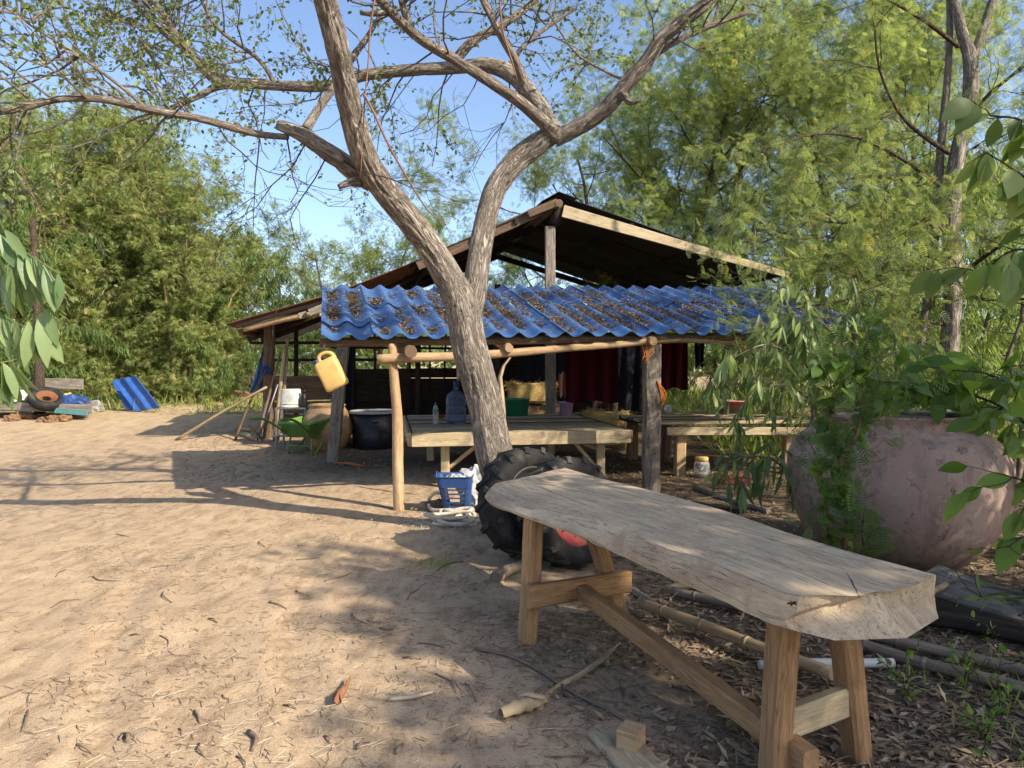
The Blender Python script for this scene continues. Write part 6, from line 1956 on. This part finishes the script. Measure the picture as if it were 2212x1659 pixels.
# individually lying sticks on the bright sand
STK = [((958, 1700), (995, 1668)), ((838, 1517), (935, 1500)), ((536, 1590), (545, 1630)), ((612, 1525), (640, 1532)), ((264, 1590), (275, 1608)), ((385, 1578), (392, 1592)), ((430, 1612), (444, 1640)),
       ((165, 1610), (205, 1630)), ((258, 1600), (264, 1590)), ((480, 1505), (492, 1512)), ((580, 1312), (620, 1322)), ((640, 1280), (668, 1290)), ((345, 1380), (362, 1400)), ((280, 1375), (302, 1378)),
       ((352, 1288), (372, 1310)), ((560, 1170), (574, 1185)), ((250, 1155), (280, 1162)), ((480, 1185), (520, 1180)), ((700, 1260), (760, 1240)), ((820, 1360), (850, 1362)), ((760, 1330), (800, 1352)),
       ((60, 1530), (90, 1480)), ((48, 1585), (60, 1540)), ((0, 1515), (50, 1495)), ((110, 1318), (170, 1300)), ((200, 1250), (260, 1262)), ((640, 1215), (690, 1205)), ((880, 1300), (905, 1275)), ((870, 1420), (910, 1425)),
       ((940, 1455), (985, 1500)), ((1005, 1475), (1030, 1520)), ((905, 1390), (960, 1398)), ((770, 1625), (800, 1612)), ((700, 1590), (712, 1602)), ((510, 1640), (526, 1680)), ((240, 1510), (262, 1505)), ((30, 1410), (66, 1405)),
       ((420, 1540), (432, 1565)), ((980, 1610), (1010, 1590)), ((855, 1640), (870, 1615)), ((120, 1250), (140, 1235)), ((330, 1230), (380, 1226)), ((450, 1345), (470, 1352)), ((945, 1230), (1000, 1210))]
for i, (a, b) in enumerate(STK):
    A, B = gp(*a), gp(*b)
    mid_ = (A + B) / 2; dv = B - A
    mid_ = mid_ + np.array([-dv[1], dv[0], 0]) * R(-.18, .18)
    mid_[2] = gg(mid_[0], mid_[1])[2]
    r = R(.003, .006) if i not in (1, 2, 4) else .011
    one('dry_twig', M['twig_pale'] if i == 1 else M['twig'], lambda m: m.tube([A + (0, 0, r * .8), mid_ + (0, 0, r * .9 + R(0, .012)), B + (0, 0, r * .8)], [r, r * .9, r * .6], n=6, step=.03, rough=.15), A,
        'pale peeled stick on the sand left of the dry sheath' if i == 1 else 'small dry twig lying on the bright sand of the yard', 'twig', None if i == 1 else 'dry twigs on the sand')

# fine litter: twig bits, straw, dead leaves
def litter(n, fx, tmpl, ln, wd, flat_=.12, lift=.004, dens=None):
    x, y = fx(n)
    if dens is not None:
        k = dens(x, y) > rng.random(len(x)); x, y = x[k], y[k]
    k = (y > 1.9)
    x, y = x[k], y[k]; n = len(x)
    p = np.stack([x, y, gz(x, y) + lift], 1)
    V, F, rd = scatter(tmpl[0], tmpl[1], p, rdir(n) * [1, 1, flat_], np.array([0, 0, 1.0]) + rdir(n) * .35, np.stack([rng.uniform(*ln, n)] + [rng.uniform(*wd, n)] * 2, 1))
    return V, F, rd


def fan(xa, xb, ya, yb):
    def f(n):
        y = ya * (yb / ya) ** rng.random(n)
        return rng.uniform(xa, xb, n) * y, y
    return f


T_STICK = (np.array([(0, -.5, 0), (0, .5, 0), (0, 0, .9), (1, -.35, .1), (1, .35, .1), (1, 0, .7)]), np.array([(0, 3, 5, 2), (2, 5, 4, 1), (1, 4, 3, 0)]))
patchy = lambda sc, th: (lambda x, y: np.clip((fbm(np.stack([x * sc, y * sc, 0 * x], -1), 3) + th), 0, 1))
right = lambda x, y: np.clip((x + .25 * fbm(np.stack([x * 1.3, y * 1.3, 0 * x + 4], -1), 2) * 2 - .25) / .7, 0, 1)
mb = MB()
for n, fx, ln, wd, dn_ in ((5000, fan(-.75, .3, 2.3, 12), (.02, .06), (.0014, .0028), patchy(.7, .0)),
                           (800, fan(-.75, .2, 2.3, 9), (.04, .10), (.0025, .0045), patchy(1.2, .05)),
                           (9000, fan(-.05, .75, 2.3, 10), (.03, .12), (.0022, .005), right),
                           (1600, fan(.0, .75, 2.3, 8), (.10, .3), (.004, .008), right)):
    V, F, rd = litter(n, fx, T_STICK, ln, wd, .05, .002, dn_)
    mb.add(V, F, None, False, rd)
def clumps(n):
    cx_ = rng.uniform(-.72, .1, 70); cy_ = 2.3 * (10 / 2.3) ** rng.random(70)
    i_ = rng.integers(0, 70, n)
    sp_ = rng.uniform(.06, .3, 70)[i_]
    return cx_[i_] * cy_[i_] + rng.normal(size=n) * sp_ * 1.6, cy_[i_] + rng.normal(size=n) * sp_
V, F, rd = litter(5200, clumps, T_STICK, (.015, .07), (.0015, .0035), .06, .002)
mb.add(V, F, None, False, rd)
tag(mb.build('twig_litter', M['twig']), 'fine broken twigs scattered over the yard', 'twig litter', kind='stuff')
mb = MB()
for n, fx, ln, wd, dn_ in ((15000, fan(.0, .78, 2.2, 10), (.03, .085), (.012, .030), right),
                           (7000, fan(-.75, .2, 2.2, 10), (.006, .020), (.004, .009), patchy(.9, -.05)),
                           (7000, fan(-.45, .45, 9, 15), (.03, .08), (.012, .03), patchy(.7, .5))):
    V, F, rd = litter(n, fx, T_FOLD, ln, wd, .3, .008, dn_)
    mb.add(V, F, None, False, rd)
V, F, rd = litter(2200, fan(-.70, -.30, 17, 23), T_STICK, (.1, .5), (.006, .012), .2, .01, patchy(.5, .4))
mb.add(V, F, None, False, rd)
tag(mb.build('dead_leaf_litter', M['leaf_dead']), 'dead leaves littering the shaded ground at the right', 'leaf litter', kind='stuff')
mb = MB()
V, F, rd = litter(3000, fan(-.75, .2, 2.3, 16), T_STICK, (.03, .12), (.0015, .003), .08, .002, patchy(.7, .1))
mb.add(V, F, None, False, rd)
tag(mb.build('straw_litter', M['twig_pale']), 'wisps of straw scattered over the sand', 'straw', kind='stuff')
# low sprouts among the poles at the right
for i, (u, v) in enumerate(((2080, 1500), (2160, 1540), (1960, 1520), (2180, 1440), (2120, 1600))):
    p = gp(u, v)
    t_ = thing('green_sprout', p, ['green sprout among the poles at the right', 'thin sprout nearest the right edge', 'sprout beside the near right bench leg', 'sprout against the weathered board', 'sprout at the lower right corner'][i], 'sprout', 'sprouts in the litter')
    mb, tp = MB(), []
    for _ in range(4):
        grow(mb, tp, p, np.array([R(-.5, .5), R(-.5, .5), 1]), R(.12, .3), .003, 1, (1, 2), .7, .6, .2, .02)
    mb.build('stems', M['bark_dark'], t_)
    mb = MB(); leaves(mb, tp, 34, t_round(.6), (.02, .045), .4, .8, .01); mb.build('crown', M['lf_big'], t_)
